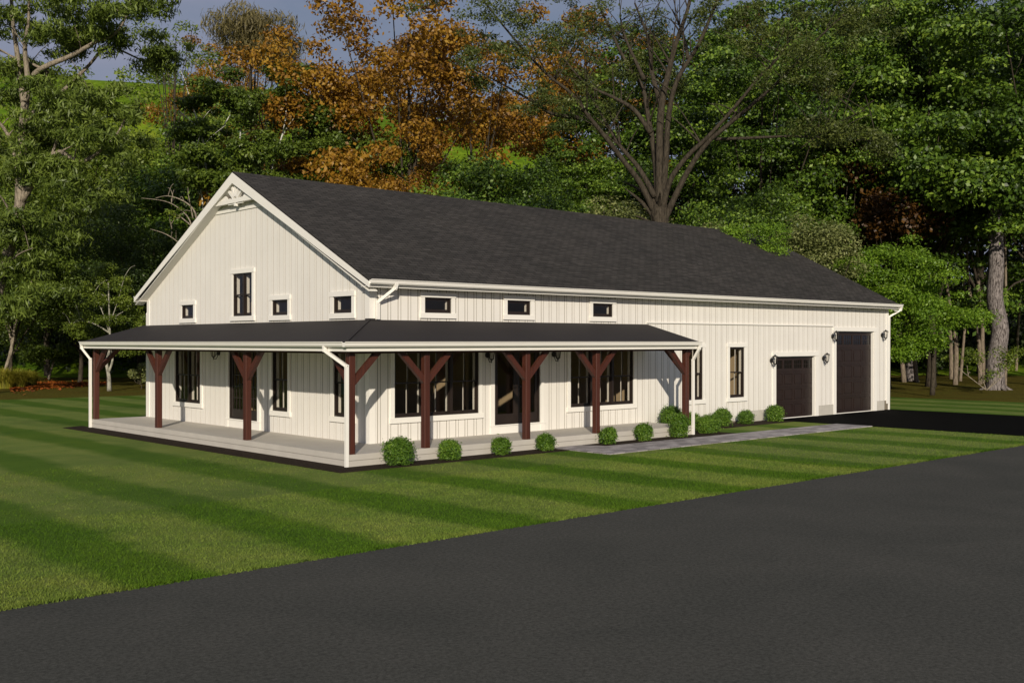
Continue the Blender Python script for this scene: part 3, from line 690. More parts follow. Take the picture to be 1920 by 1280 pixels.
lantern(TL, 18.12, 2.03, 'black wall lantern at the upper left corner of the smaller garage door')
lantern(TL, 21.40, 2.07, 'black wall lantern between the two garage doors at lower height')
lantern(TL, 22.02, 2.86, 'black wall lantern at the upper left corner of the tall garage door')
lantern(TL, 25.62, 2.92, 'black wall lantern between the tall garage door and the house corner')

# ------------------------------------------------------------------ plants
def leaves(name, clumps, n, size, aspect, m, parent=None, seed=0, droop=0.0, up=.35, shell=.55, jit=.9, upbias=.25):
    r = np.random.default_rng(seed); C = np.asarray(clumps, float)
    wt = C[:, 3] * C[:, 4]; wt = wt / wt.sum(); k = r.choice(len(C), n, p=wt); c = C[k]
    d = r.normal(size=(n, 3)); d /= np.linalg.norm(d, axis=1)[:, None]
    fl = (r.random(n) < upbias) & (d[:, 2] < 0); d[fl, 2] *= -1
    rad = shell + (1 - shell) * r.random(n) ** .6; rad *= 1 + .18 * r.normal(size=n)
    p = c[:, :3] + d * c[:, 3:6] * rad[:, None]
    nn = d * .6 + r.normal(size=(n, 3)) * jit * .6 + np.array([0, 0, up]); nn /= np.linalg.norm(nn, axis=1)[:, None]
    a = np.cross(nn, r.normal(size=(n, 3))); a[:, 2] -= droop; a -= nn * (a * nn).sum(1)[:, None]; a /= np.linalg.norm(a, axis=1)[:, None]
    b_ = np.cross(nn, a); s = size * r.uniform(.55, 1.35, n)
    L_ = a * (s * .5)[:, None]; W = b_ * (s * .5 * aspect)[:, None]
    V = np.stack([p - L_, p + W + L_ * .1, p + L_, p - W + L_ * .1], 1).reshape(-1, 3)
    me = raw_mesh(name, V, 4)
    tone = r.random(len(C)) * .5; rnd_attr(me, np.clip(tone[k] * .7 + r.random(n) * .65, 0, 1))
    o = link(name, me, parent, m); return o
def smooth_line(pts, sub=4):
    out = []; P = [Vector(p) for p in pts]; n = len(P)
    for i in range(n - 1):
        p0, p1, p2, p3 = P[max(i-1, 0)], P[i], P[i+1], P[min(i+2, n-1)]
        for k in range(sub):
            t = k / sub; out.append(.5 * ((2*p1) + (p2 - p0)*t + (2*p0 - 5*p1 + 4*p2 - p3)*t*t + (-p0 + 3*p1 - 3*p2 + p3)*t**3))
    out.append(P[-1]); return out
def limb(bm, pts, r0, r1, seg=7, sub=4):
    q = smooth_line(pts, sub); n = len(q); tube(bm, q, [r0 + (r1 - r0) * (i/(n-1)) ** .8 for i in range(n)], seg)
def crown_clumps(r, cx, cy, cz, rx, ry, rz_, n, cr, low=-1.0, irr=.25):
    out = []
    while len(out) < n:
        d = Vector((r.gauss(0, 1), r.gauss(0, 1), r.gauss(0, 1))).normalized()
        if d.z < low: continue
        k = r.uniform(.25, 1.0) ** .5 * (1 + r.uniform(-irr, irr)); s = cr * r.uniform(.6, 1.35)
        out.append((cx + d.x*rx*k, cy + d.y*ry*k, cz + d.z*rz_*k, s*1.15, s*1.15, s*.75))
    return out
protos = {}
def tree(name, label, u, w, h, crown, trunk_r, leaf, lm, bm_, n, clumps=26, cr=1.2, seed=1, cat='tree', group=None, droop=0., lean=0., stems=1, low=-.6, base=None, shell=.5, limbs=12, up=.35, part='crown', upbias=.25):
    """crown = (radius, z centre, half height) in metres, tree stands where the line of sight at pixel u meets depth w"""
    r = random.Random(seed); p = at(u, 640.5, w) if base is None else Vector(base); root = thing(name, label, cat, (p.x, p.y, 0 if base is None else base[2]), group, r.uniform(0, 6))
    R, zc, H = crown; lx, ly = lean * math.cos(1), lean * math.sin(1)
    cl = crown_clumps(r, lx, ly, zc, R, R, H, clumps, cr, low)
    bm = bmesh.new()
    for s in range(stems):
        a = s * math.tau / max(stems, 1) + .5; o = Vector((math.cos(a), math.sin(a), 0)) * (0 if stems == 1 else trunk_r * 1.3)
        sp = 0 if stems == 1 else R * .35
        tip = Vector((lx + math.cos(a)*sp, ly + math.sin(a)*sp, zc + H * .55))
        pts = [o + Vector((0, 0, -.2)), o + Vector((r.uniform(-.1, .1), r.uniform(-.1, .1), zc*.25)), o*1.5 + Vector((lx*.4 + r.uniform(-.25, .25), ly*.4 + r.uniform(-.25, .25), zc*.6)) + Vector((math.cos(a)*sp*.4, math.sin(a)*sp*.4, 0)), tip]
        q = smooth_line(pts, 4); m_ = len(q); rads = [trunk_r * (1.25 if i == 0 else 1) * (1 - .85 * (i/(m_-1)) ** 1.1) for i in range(m_)]; tube(bm, q, rads, 8)
        for k in range(limbs // stems):
            c = Vector(cl[(k * stems + s) % len(cl)][:3]); i = int(m_ * r.uniform(.35, .8)); b0 = q[i]
            midp = b0.lerp(c, .5) + Vector((r.uniform(-.3, .3), r.uniform(-.3, .3), r.uniform(.0, .5)))
            limb(bm, [b0, midp, c], rads[i] * .5, .02, 5, 3)
    bmobj('trunk', bm, bm_, root, smooth=True)
    leaves(part, cl, n, leaf[0], leaf[1], lm, root, seed, droop, up, shell, upbias=upbias)
    return root
def dup(src, u, w, rot, sc, label, group=None, mat=None):
    c = src.copy(); col.objects.link(c); p = at(u, 640.5, w); c.location = (p.x, p.y, 0); c.rotation_euler = (0, 0, rot); c.scale = (sc, sc, sc); c['label'] = label
    if group: c['group'] = group
    for ch in list(src.children):
        d = ch.copy(); col.objects.link(d); d.parent = c
        if mat and ch.name.split('.')[0] == 'crown': d.material_slots[0].link = 'OBJECT'; d.material_slots[0].material = mat
    return c
# explicit limbs given as (u, v, depth offset) at a base depth, converted to metres about the tree's foot
def skeleton_tree(name, label, foot, w, limbs_, bark, crown_pts, n, leaf, lm, seed, cat='tree', group=None, droop=0., cr=1.0, twn=3, per=5, spread=1.2, shell=.4, twig=1.5, up=.35, upb=.25):
    f = at(foot, 640.5, w); root = thing(name, label, cat, (f.x, f.y, 0), group); r = random.Random(seed); bm = bmesh.new()
    depth = Vector((FW[0], FW[1], 0)); O = Vector((f.x, f.y, 0)); tips = []
    for pts, r0, r1, dz in limbs_:
        m_ = len(pts); q = [at(u, v, w) - O + depth * (dz * (i/(m_-1)) ** 1.2) for i, (u, v) in enumerate(pts)]
        limb(bm, q, r0, r1, 8, 4); sm = smooth_line(q, 3)
        for k in range(twn if m_ > 2 else 1):                        # side twigs
            i = int(len(sm) * r.uniform(.35, .95)); b0 = sm[min(i, len(sm)-1)]
            t = b0 + Vector((r.uniform(-1, 1), r.uniform(-1, 1), r.uniform(.2, 1.3))) * twig
            rr_ = r0 + (r1 - r0) * (i/len(sm)) ** .8
            limb(bm, [b0, b0.lerp(t, .5) + Vector((0, 0, .15)), t], max(.02, rr_ * .45), .012, 5, 3); tips.append(t)
        tips.append(q[-1])
    bmobj('trunk', bm, bark, root, smooth=True)
    cl = []
    for (u, v, rad, dd) in crown_pts:
        c = at(u, v, w) - O + depth * dd
        for k in range(per):
            o = Vector((r.gauss(0, 1), r.gauss(0, 1), r.gauss(0, .7))) * rad * .55; s = cr * r.uniform(.5, 1.2)
            cl.append((*(c + o), s*1.2, s*1.2, s*.6))
    leaves('crown', cl, n, leaf[0], leaf[1], lm, root, seed, droop, up, shell, upbias=upb)
    return root
# ---- clipped shrubs in the beds
def shrub(x, y, wd_, ht, label, seed, squash=1.0):
    r = random.Random(seed); root = thing('boxwood_shrub', label, 'shrub', (x, y, .01), 'round shrubs in the mulch beds')
    ht *= .95; R = wd_ / 2 * .98; cl = [(0, 0, ht*.42, R*.82, R*.82, ht*.50), (0, 0, ht*.22, R*.78, R*.78, ht*.30)]
    for k in range(9):
        a = r.uniform(0, 6.28); e = r.uniform(-.4, 1.2); cl.append((math.cos(a)*R*.38*math.cos(e), math.sin(a)*R*.38*math.cos(e), ht*.5 + math.sin(e)*ht*.2, R*.55, R*.55, ht*.30))
    leaves('foliage', cl, int(8500 * (wd_ / .7) ** 1.6), .062, .30, M['l_bush'], root, seed, 0, .5, .55, 1.0, .3)
    bm = bmesh.new()
    for k in range(6):
        a = k*1.05; tube(bm, [(0, 0, -.03), (math.cos(a)*R*.2, math.sin(a)*R*.2, ht*.25), (math.cos(a)*R*.5, math.sin(a)*R*.5, ht*.6)], [.012, .009, .004], 5)
    bmobj('stem', bm, M['b_brown'], root); return root
shrub(1.02, -.36, .80, .64, 'largest round green shrub beside the porch corner downspout', 11)
shrub(2.46, -.33, .64, .48, 'low wide round shrub below the porch, right of the brown post nearest the corner', 12)
shrub(4.02, -.33, .55, .46, 'small round shrub in front of the porch below the entry door', 13)
shrub(5.46, -.35, .55, .44, 'small round shrub just left of where the stone path meets the porch', 14)
shrub(7.78, -.28, .55, .48, 'round shrub just right of where the stone path meets the porch, under a post', 15)
shrub(9.22, -.28, .58, .50, 'round shrub in the middle of the right mulch bed before the porch', 16)
shrub(10.72, -.26, .70, .72, 'taller cone shaped shrub at the right end of the porch front', 17)
shrub(12.22, -.02, .62, .56, 'green shrub beside the porch end downspout, left one of a touching pair', 18)
shrub(12.62, .02, .62, .58, 'green shrub on the stone path side, right one of a touching pair', 19)
shrub(12.15, 1.18, .82, .80, 'wide shrub behind the end of the porch against the white wall', 20)
shrub(13.25, 1.25, .58, .56, 'shrub half hidden behind the porch end downspout by the wall', 21)
shrub(14.75, 1.25, .74, .60, 'large round shrub under the narrow window right of the porch', 22)
shrub(16.05, 1.25, .62, .48, 'smallest shrub by the wall, left of the grey foundation block', 23)
shrub(17.68, 1.25, .74, .56, 'round shrub standing beside the smaller garage door', 24)

# ---- named trees
B = M
# big pale-limbed tree at the left edge
skeleton_tree('eucalyptus_tree', 'tall tree with pale forked limbs and narrow drooping leaves at the left edge', -40, 54, [
    ([(-40, 722), (-8, 560), (30, 423), (40, 350), (42, 260), (47, 193)], .33, .20, 0),
    ([(47, 193), (37, 150), (28, 95), (18, 40), (10, -30)], .22, .05, .5),
    ([(47, 193), (55, 150), (54, 95), (66, 40), (70, -40)], .20, .04, -1),
    ([(47, 193), (70, 140), (143, 110), (193, 88), (233, 77), (263, 37), (272, -10)], .18, .03, -2),
    ([(44, 230), (85, 190), (117, 163), (157, 117), (187, 80), (225, 90), (300, 128)], .15, .03, 1.5),
    ([(90, 137), (60, 120), (30, 108), (-20, 85)], .10, .03, 1),
    ([(38, 380), (83, 320), (123, 290), (170, 312), (235, 270), (268, 225)], .22, .03, -2),
    ([(34, 400), (28, 317), (5, 250), (-40, 200)], .20, .05, 1),
    ([(90, 316), (120, 240), (150, 205), (200, 190)], .09, .03, -1),
    ([(10, 500), (50, 480), (95, 472)], .07, .02, -2)],
    M['b_pale'], [(-20, 30, 2.2, 1), (40, 20, 2, 0), (110, 20, 2.2, 0), (180, 10, 2, -1), (250, 30, 1.7, -2), (300, 10, 1.5, -2), (90, 70, 1.5, 1), (215, 60, 1.3, -1), (280, 95, 1.1, 1.5), (150, 75, 1.3, 0), (20, 130, 1.3, 1), (-30, 150, 2, 0),
     (110, 190, 1.5, -1), (200, 200, 1.8, -1), (250, 230, 1.6, -2), (160, 250, 1.7, -2), (60, 240, 1.3, 1), (220, 290, 1.6, -2), (-10, 240, 1.5, 0), (130, 340, 1.5, -2), (60, 320, 1.1, -1), (10, 330, 1.4, 0), (200, 370, 1.3, -1), (10, 450, 1.3, -1), (60, 430, 1.2, -1), (-20, 520, 1.6, -1), (50, 510, 1.3, 0), (110, 440, 1.3, 0), (20, 580, 1.3, -1)],
    58000, (.34, .22), M['l_euc'], 31, droop=1.3, cr=.62, per=10, up=.1)
# white birches
skeleton_tree('birch_tree', 'white trunked birch clump with dark green crown left of the roof peak', 392, 62, [
    ([(386, 712), (388, 500), (390, 380), (383, 280), (372, 235), (358, 190), (350, 165)], .10, .02, 0),
    ([(398, 712), (396, 480), (396, 380), (393, 300), (402, 255), (425, 210), (440, 175)], .085, .02, 1),
    ([(392, 712), (385, 430), (374, 290), (380, 250), (345, 215)], .06, .012, -1),
    ([(404, 712), (420, 480), (438, 380), (446, 250), (450, 190), (447, 160)], .07, .014, 1),
    ([(410, 712), (470, 500), (500, 330), (525, 220), (520, 140)], .12, .02, 2)],
    M['b_white'], [(400, 300, .8, -1.2), (385, 345, .8, -1.2), (425, 345, .9, -1.2), (360, 250, .7, -1), (420, 175, 1.2, 0), (460, 210, 1.7, 0), (510, 180, 1.2, 2), (520, 130, .8, 2), (550, 220, 1.5, 2), (400, 240, 1.5, 1), (480, 270, 1.7, 0), (540, 285, 1.6, 1), (440, 310, 1.6, 0), (590, 260, 1.2, 2), (520, 330, 1.3, 1), (360, 300, 1.0, 1), (575, 200, 1.0, 2), (370, 200, .7, 0)],
    44000, (.22, .5), M['l_cool'], 32, cr=.66, per=8, up=.5)
skeleton_tree('bare_tree', 'small bare tree with bleached white branches against the gable edge', 380, 52, [
    ([(392, 740), (380, 520), (360, 425), (340, 395), (310, 378), (265, 372)], .055, .012, 0),
    ([(372, 450), (366, 400), (345, 378), (315, 368), (292, 372)], .06, .012, 0),
    ([(360, 425), (335, 405), (318, 402), (322, 430)], .04, .01, 0), ([(376, 500), (340, 460), (312, 440), (282, 430)], .05, .01, 0),
    ([(362, 410), (356, 380), (352, 360)], .04, .01, 0)], M['b_pale'], [(330, 400, .4, 0)], 300, (.12, .4), M['l_yg'], 33, cr=.3, per=3, twig=.55)
# the large multi-stemmed elm behind the roof
E_ = [([(1236, 752), (1236, 560), (1237, 440), (1236, 400), (1236, 385)], .54, .36, 0),
 ([(1235, 400), (1233, 340), (1229, 283), (1217, 200), (1208, 150), (1173, 90), (1150, 33), (1127, -20)], .18, .04, 2),
 ([(1238, 400), (1237, 283), (1240, 200), (1253, 140), (1267, 83), (1290, 17), (1297, -30)], .23, .06, 0),
 ([(1241, 390), (1247, 300), (1250, 225), (1264, 160), (1300, 100), (1330, 27), (1345, -20)], .17, .05, -2),
 ([(1240, 410), (1253, 345), (1283, 300), (1320, 265), (1363, 217), (1407, 163), (1432, 138), (1460, 90)], .15, .03, -3),
 ([(1244, 418), (1277, 343), (1313, 283), (1353, 247), (1410, 200), (1453, 160), (1487, 120), (1530, 80)], .155, .03, -4),
 ([(1228, 400), (1200, 347), (1167, 307), (1133, 267), (1097, 227), (1067, 193), (1020, 160), (960, 100), (900, 30)], .16, .03, -3),
 ([(1228, 370), (1200, 313), (1167, 267), (1143, 217), (1123, 173), (1085, 105)], .14, .03, 3),
 ([(1220, 250), (1190, 205), (1153, 180), (1100, 150), (1060, 100)], .13, .03, 1),
 ([(1085, 222), (1033, 217), (1000, 200), (940, 172), (890, 150)], .11, .02, -2),
 ([(1340, 262), (1400, 264), (1467, 267), (1533, 277), (1600, 290)], .09, .02, -3),
 ([(1500, 280), (1540, 250), (1580, 235)], .04, .02, -3),
 ([(1240, 200), (1225, 130), (1222, 60), (1200, -20)], .14, .04, 2), ([(1208, 150), (1180, 60), (1175, -10)], .10, .03, 3),
 ([(1290, 110), (1290, 50), (1280, -20)], .10, .03, 3)]
cp = [(u, v, rd, dd) for u, v, rd, dd in [(860, 20, 1.3, -3), (900, 90, 1.4, -2), (880, 150, 1.0, -2), (950, 60, 1.4, -3), (960, 140, 1.2, -3), (1010, 110, 1.3, -3), (1000, 200, .9, -2), (1060, 60, 1.4, 2), (1070, 140, 1.2, 1), (1120, 90, 1.5, 2), (1050, 215, 1.0, -1), (1130, 200, 1.0, 2),
   (1160, 40, 1.4, 2), (1180, 130, 1.1, 2), (1220, 10, 1.4, 2), (1230, 90, 1.0, 2), (1300, 20, 1.5, -1), (1340, 80, 1.3, -2), (1390, 30, 1.6, -3), (1400, 110, 1.2, -3), (1450, 70, 1.4, -3), (1470, 140, 1.2, -4), (1520, 60, 1.4, -4), (1540, 120, 1.2, -4), (1420, 190, .9, -4), (1500, 190, .9, -4), (1590, 90, 1.2, -4), (1500, 268, .7, -3), (1560, 280, .8, -3), (1610, 300, .6, -3), (1090, 10, 1.5, 1), (990, 10, 1.4, -2), (1270, 130, .8, 2)]]
skeleton_tree('elm_tree', 'large vase shaped elm with many spreading stems rising behind the roof ridge', 1236, 47, E_, M['b_brown'], cp, 52000, (.14, .38), M['l_elm'], 34, twn=9, twig=1.9, cr=.50, per=11, up=.3, shell=.2)

# orange autumn trees
P_or = tree('maple_tree', 'orange maple at the centre, its crown against the sky left of the elm', 765, 66, 22, (6.4, 14.2, 9.0), .30, (.26, .62), M['l_orange'], M['b_brown'], 22000, 56, 1.1, 41, group='orange autumn trees')
P_or.scale = (1.12, 1.12, 1.12)
dup(P_or, 585, 66, 1.9, .98, 'orange maple with loose airy crown above the white birches', 'orange autumn trees')
dup(P_or, 880, 82, 3.7, 1.15, 'orange maple farther back, crown tips showing between the elm limbs', 'orange autumn trees')
o = dup(P_or, 425, 110, 5.0, .98, 'orange tree up the slope below the tan drooping tree, left of the others', 'orange autumn trees'); o.location.z = 10.6
dup(P_or, 720, 60, .8, .58, 'low orange tree just above the roof slope, right of the birches', 'orange autumn trees')
dup(P_or, 1120, 92, 4.4, 1.35, 'orange treetop seen through the elm crown near the top edge', 'orange autumn trees')
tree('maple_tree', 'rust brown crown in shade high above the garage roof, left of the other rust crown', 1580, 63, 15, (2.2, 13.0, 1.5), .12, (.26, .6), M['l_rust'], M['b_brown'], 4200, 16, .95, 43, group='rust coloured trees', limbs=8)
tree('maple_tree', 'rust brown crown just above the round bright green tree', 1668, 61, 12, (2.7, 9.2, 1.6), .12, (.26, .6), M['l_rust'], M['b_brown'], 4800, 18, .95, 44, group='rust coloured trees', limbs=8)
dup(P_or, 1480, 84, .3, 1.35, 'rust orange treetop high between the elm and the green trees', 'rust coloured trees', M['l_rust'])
# tan drooping tree
tree('willow_tree', 'tan olive drooping tree standing up against the sky at upper left', 470, 78, 28, (3.0, 24.2, 3.0), .3, (.50, .13), M['l_tan'], M['b_brown'], 16000, 26, 1.2, 45, droop=2.5, up=.1)
tree('ash_tree', 'thin pale green see-through tree against the sky between big tree and tan tree', 330, 76, 27, (2.6, 23.3, 2.0), .2, (.24, .4), M['l_yg'], M['b_brown'], 2600, 20, .8, 46)
# tall broadleaf trees on the right
P_gr = tree('broadleaf_tree', 'tall bright leafed tree right of the elm trunk behind the roof', 1430, 62, 24, (6.0, 12.8, 10.2), .26, (.225, .58), M['l_green'], M['b_brown'], 62000, 100, 1.15, 51, low=-.9, shell=.6, upbias=.9, group='tall green trees')
dup(P_gr, 1580, 70, 1.2, 1.22, 'tall green tree behind the middle of the garage roof', 'tall green trees')
dup(P_gr, 1745, 63, 2.5, 1.16, 'tall sunlit green tree reaching the top edge near the right side', 'tall green trees')
dup(P_gr, 1300, 80, 4.0, 1.3, 'tall green tree far behind the elm stems', 'tall green trees')
dup(P_gr, 1945, 66, 5.2, 1.34, 'tall green tree partly cut by the right edge', 'tall green trees')
dup(P_gr, 1660, 84, .5, 1.5, 'tallest green tree at the back, top right', 'tall green trees')
dup(P_gr, 1500, 88, 1.9, 1.45, 'tall green tree at the very back, behind the right elm limbs', 'tall green trees')
dup(P_gr, 2080, 74, 1.9, 1.3, 'tall green tree beyond the right edge of the woods', 'tall green trees')
dup(P_gr, 1000, 74, 5.6, .74, 'green tree left of the elm, showing under the orange crowns', 'tall green trees')
dup(P_gr, 1090, 78, 3.1, .80, 'green tree behind the left elm limbs, above the ridge', 'tall green trees')
dup(P_gr, 1840, 86, 3.6, 1.5, 'tall green tree back right behind the thick barked tree', 'tall green trees')
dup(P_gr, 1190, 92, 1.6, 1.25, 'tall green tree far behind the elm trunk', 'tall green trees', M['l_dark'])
# mid-height trees just behind the roof
P_md = tree('understory_tree', 'bushy green tree just above the roof slope, centre', 860, 52, 9, (3.8, 6.6, 3.6), .16, (.16, .55), M['l_green'], M['b_brown'], 34000, 46, 1.0, 61, low=-.9, group='small trees behind the roof')
dup(P_md, 1000, 54, 1.0, 1.02, 'bushy green tree left of the elm base', 'small trees behind the roof')
dup(P_md, 940, 60, 2.2, 1.30, 'taller bushy green tree behind the ridge, below the orange crowns', 'small trees behind the roof')
dup(P_md, 1330, 52, 4.0, .92, 'bushy green tree right of the elm base', 'small trees behind the roof')
dup(P_md, 1420, 56, 5.0, 1.05, 'bushy green tree above the far end of the ridge', 'small trees behind the roof')
dup(P_md, 760, 58, 3.0, .85, 'bushy green tree beneath the orange maple', 'small trees behind the roof', M['l_cool'])
dup(P_md, 650, 68, 3.9, 1.6, 'green tree between the birch clump and the orange maple', 'small trees behind the roof', M['l_cool'])
P_pa = tree('dogwood_tree', 'pale olive layered small tree at the foot of the elm', 1155, 49, 8, (2.6, 7.0, 2.0), .12, (.15, .5), M['l_pale'], M['b_brown'], 14000, 34, .75, 62, up=1.0, group='pale olive trees')
dup(P_pa, 1530, 50, 2.0, .92, 'pale olive layered tree over the garage roof', 'pale olive trees')
dup(P_pa, 1330, 49, 3.0, .86, 'low pale olive tree right of the elm stem on the ridge line', 'pale olive trees')
tree('round_tree', 'small rounded yellow-green tree peeking over the end of the ridge', 1400, 44, 7, (1.25, 6.5, 1.5), .1, (.10, .5), M['l_bright'], M['b_brown'], 14000, 18, .5, 63)
skeleton_tree('bright_tree', 'bright green spreading tree beside the garage end of the house', 1700, 52, [
    ([(1748, 741), (1750, 690), (1745, 650), (1715, 610), (1685, 560)], .13, .08, 0), ([(1722, 660), (1760, 620), (1790, 590)], .10, .03, -1), ([(1730, 650), (1690, 645), (1640, 650), (1600, 640)], .11, .04, -1), ([(1700, 610), (1660, 560), (1640, 500)], .10, .03, 1)],
    M['b_brown'], [(1670, 470, .9, 0), (1640, 500, 1.1, 0), (1700, 500, 1.1, -.5), (1600, 510, .9, 0), (1670, 540, 1.3, -1), (1730, 530, 1.1, 0), (1620, 560, 1.2, 0), (1700, 580, 1.2, -1), (1760, 580, 1.1, 0), (1650, 620, 1.1, 0), (1720, 630, 1.0, -1), (1790, 610, .7, 0), (1680, 660, .6, -1), (1590, 500, .6, 0)],
    60000, (.13, .5), M['l_bright'], 64, cr=.66, per=9, up=.7, twig=.7)

# thick barked trees and thin trunks on the right
def trunk_only(name, label, pts, w, r0, r1, bark, top, seed, group=None, lm=None, n=5000):
    f = at(pts[0][0], 640.5, w); root = thing(name, label, 'tree', (f.x, f.y, 0), group); O = Vector((f.x, f.y, 0)); r = random.Random(seed)
    q = [at(u, v, w) - O for u, v in pts]; q[0].z = -.3; bm = bmesh.new(); limb(bm, q, r0, r1, 12 if r0 > .3 else 7, 4)
    tp = q[-1]; cl = []
    for k in range(top[0]):
        c = tp + Vector((r.gauss(0, 1)*top[1], r.gauss(0, 1)*top[1], r.uniform(-.5, 1.6)*top[1]*.8)); cl.append((*c, top[2]*r.uniform(.6, 1.2), top[2]*r.uniform(.6, 1.2), top[2]*.55))
        if k < 7: limb(bm, [tp + Vector((0, 0, -.6 * k * .3)), tp.lerp(c, .5) + Vector((0, 0, .3)), c], max(.03, r1*.5), .015, 5, 3)
    if r0 > .3:                                  # flared root collar
        for k in range(6): a = k * 1.05; limb(bm, [q[0] + Vector((0, 0, .9)), q[0] + Vector((math.cos(a)*r0*.8, math.sin(a)*r0*.8, .45)), q[0] + Vector((math.cos(a)*r0*1.7, math.sin(a)*r0*1.7, .2))], r0*.4, .05, 6, 3)
    bmobj('trunk', bm, bark, root, smooth=True)
    leaves('crown', cl, n, .27, .62, lm or M['l_green'], root, seed, 0, .3, .4); return root
trunk_only('pine_tree', 'thick leaning trunk with pale plated bark at the right, leafy above', [(1867, 729), (1866, 680), (1875, 620), (1865, 560), (1868, 500), (1866, 420), (1860, 360)], 59, .54, .36, M['b_plate'], (54, 3.0, 1.5), 71, 'thick barked trees', None, 30000)
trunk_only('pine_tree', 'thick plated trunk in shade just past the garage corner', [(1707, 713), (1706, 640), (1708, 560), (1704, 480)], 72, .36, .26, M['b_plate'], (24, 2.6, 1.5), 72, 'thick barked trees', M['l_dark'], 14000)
TT = [((1696, 716), (1688, 640), (1680, 560), (1676, 500), 70, .15, 'thin tan trunk nearest the garage corner, leaning left'),
      ((1719, 716), (1712, 640), (1708, 590), (1700, 520), 70, .14, 'thin tan trunk in front of the shaded plated trunk'),
      ((1752, 708), (1750, 650), (1752, 600), (1748, 520), 79, .13, 'short thin trunk below the bright green tree'),
      ((1784, 710), (1783, 650), (1780, 600), (1776, 520), 76, .15, 'straight thin trunk left of the taller tan trunk'),
      ((1791, 721), (1793, 650), (1786, 600), (1774, 520), 66, .15, 'tan trunk leaning up and left, closest to the lawn'),
      ((1800, 714), (1806, 650), (1810, 590), (1806, 500), 72, .10, 'slender trunk leaning right beside the tan trunk'),
      ((1838, 719), (1836, 650), (1826, 590), (1815, 520), 67, .13, 'tan trunk leaning left, left of the thick barked tree'),
      ((1845, 716), (1842, 650), (1842, 600), (1834, 520), 70, .15, 'greyer trunk close behind the left leaning trunk'),
      ((1884, 722), (1886, 640), (1886, 560), (1885, 480), 65, .11, 'straight thin trunk on the right side of the thick barked tree'),
      ((1817, 690), (1815, 640), (1806, 590), (1800, 540), 96, .12, 'small dim trunk deep in the woods left of the thick tree'),
      ((1905, 700), (1908, 640), (1912, 580), (1920, 500), 88, .12, 'dim leaning trunk deep in the woods at the right edge')]
for i, (a, b_, c, d, w, r0, lab) in enumerate(TT):
    trunk_only('slender_tree', lab, [a, b_, c, d, (d[0] - 3, d[1] - 120)], w, r0 * 1.15, r0 * .5, M['b_tan'], (14, 1.5, 1.1), 80 + i, 'slender trees at the right', M['l_dark'] if i > 7 else M['l_green'], 5500)
# sprigs at the foot of the thick tree
skeleton_tree('sapling', 'twiggy sapling with sparse yellow-green leaves at the foot of the thick barked tree', 1850, 55, [
    ([(1850, 732), (1838, 700), (1830, 670)], .03, .01, 0), ([(1850, 732), (1870, 705), (1880, 660)], .03, .01, 0), ([(1850, 732), (1885, 700), (1905, 665)], .03, .01, 0), ([(1850, 732), (1815, 705), (1795, 690)], .03, .01, 0)],
    M['b_pale'], [(1830, 670, .5, 0), (1880, 670, .6, 0), (1905, 660, .4, 0), (1850, 700, .5, 0), (1890, 690, .5, 0)], 1600, (.12, .5), M['l_yg'], 95, cr=.4, per=5, twig=.5)

# left side: shrubs and small trees below the big tree
P_lf = tree('understory_tree', 'dark green bushy tree low at the left edge behind the tall grass', 20, 66, 10, (4.4, 6.4, 4.4), .15, (.155, .5), M['l_cool'], M['b_brown'], 44000, 64, .95, 101, low=-.9, group='understory trees at the left')
for u, w, rot, sc, lab, mt in [
    (150, 70, 1.0, 1.12, 'dark green bushy tree above the small two stemmed tree', None),
    (285, 64, 2.1, .92, 'dark bushy tree beside the left end of the gable', M['l_dark']),
    (262, 80, 3.4, 1.55, 'tall leafy tree between the big pale limbed tree and the gable', M['l_yg']),
    (90, 82, 4.1, 1.8, 'tall mid green tree behind the pale limbs', M['l_yg']),
    (335, 78, 5.0, 1.62, 'yellow-green leafy tree left of the white birches', M['l_yg']),
    (400, 74, .4, 1.55, 'yellow-green bushy tree hidden behind the birch trunks', M['l_green']),
    (-60, 74, 2.8, 1.8, 'leafy tree cut by the left edge behind the pale limbs', M['l_yg']),
    (195, 92, 3.0, 1.95, 'tall yellow-green tree farther up the slope at the left', M['l_yg']),
    (510, 80, 1.5, 1.85, 'green tree behind the birch crown', M['l_green']),
    (575, 68, 4.7, 1.4, 'dark green bushy tree right of the birch trunks', M['l_dark'])]:
    dup(P_lf, u, w, rot, sc, lab, 'understory trees at the left', mt)
skeleton_tree('sapling', 'small tree with pale forked trunk and sparse crown left of the porch', 205, 57.5, [
    ([(205, 733), (204, 705), (200, 680), (206, 650), (205, 590), (203, 530)], .13, .03, 0), ([(203, 700), (210, 675), (204, 655)], .07, .05, .2), ([(206, 625), (180, 608), (155, 602), (140, 610)], .05, .012, -.5), ([(206, 600), (235, 580), (262, 560)], .04, .01, .5),
    ([(205, 625), (190, 580), (170, 540)], .04, .01, 0), ([(205, 610), (222, 570), (240, 520)], .04, .01, -.5)], M['b_ash'],
    [(200, 510, .6, 0), (170, 540, .7, 0), (230, 535, .7, 0), (250, 570, .7, 0), (150, 585, .7, 0), (265, 610, .7, .5), (190, 570, .6, 0), (255, 650, .5, .5), (140, 620, .5, 0), (215, 600, .6, 0), (235, 660, .35, 0)], 15000, (.11, .5), M['l_yg'], 111, cr=.42, per=8, up=.5, twig=.7)
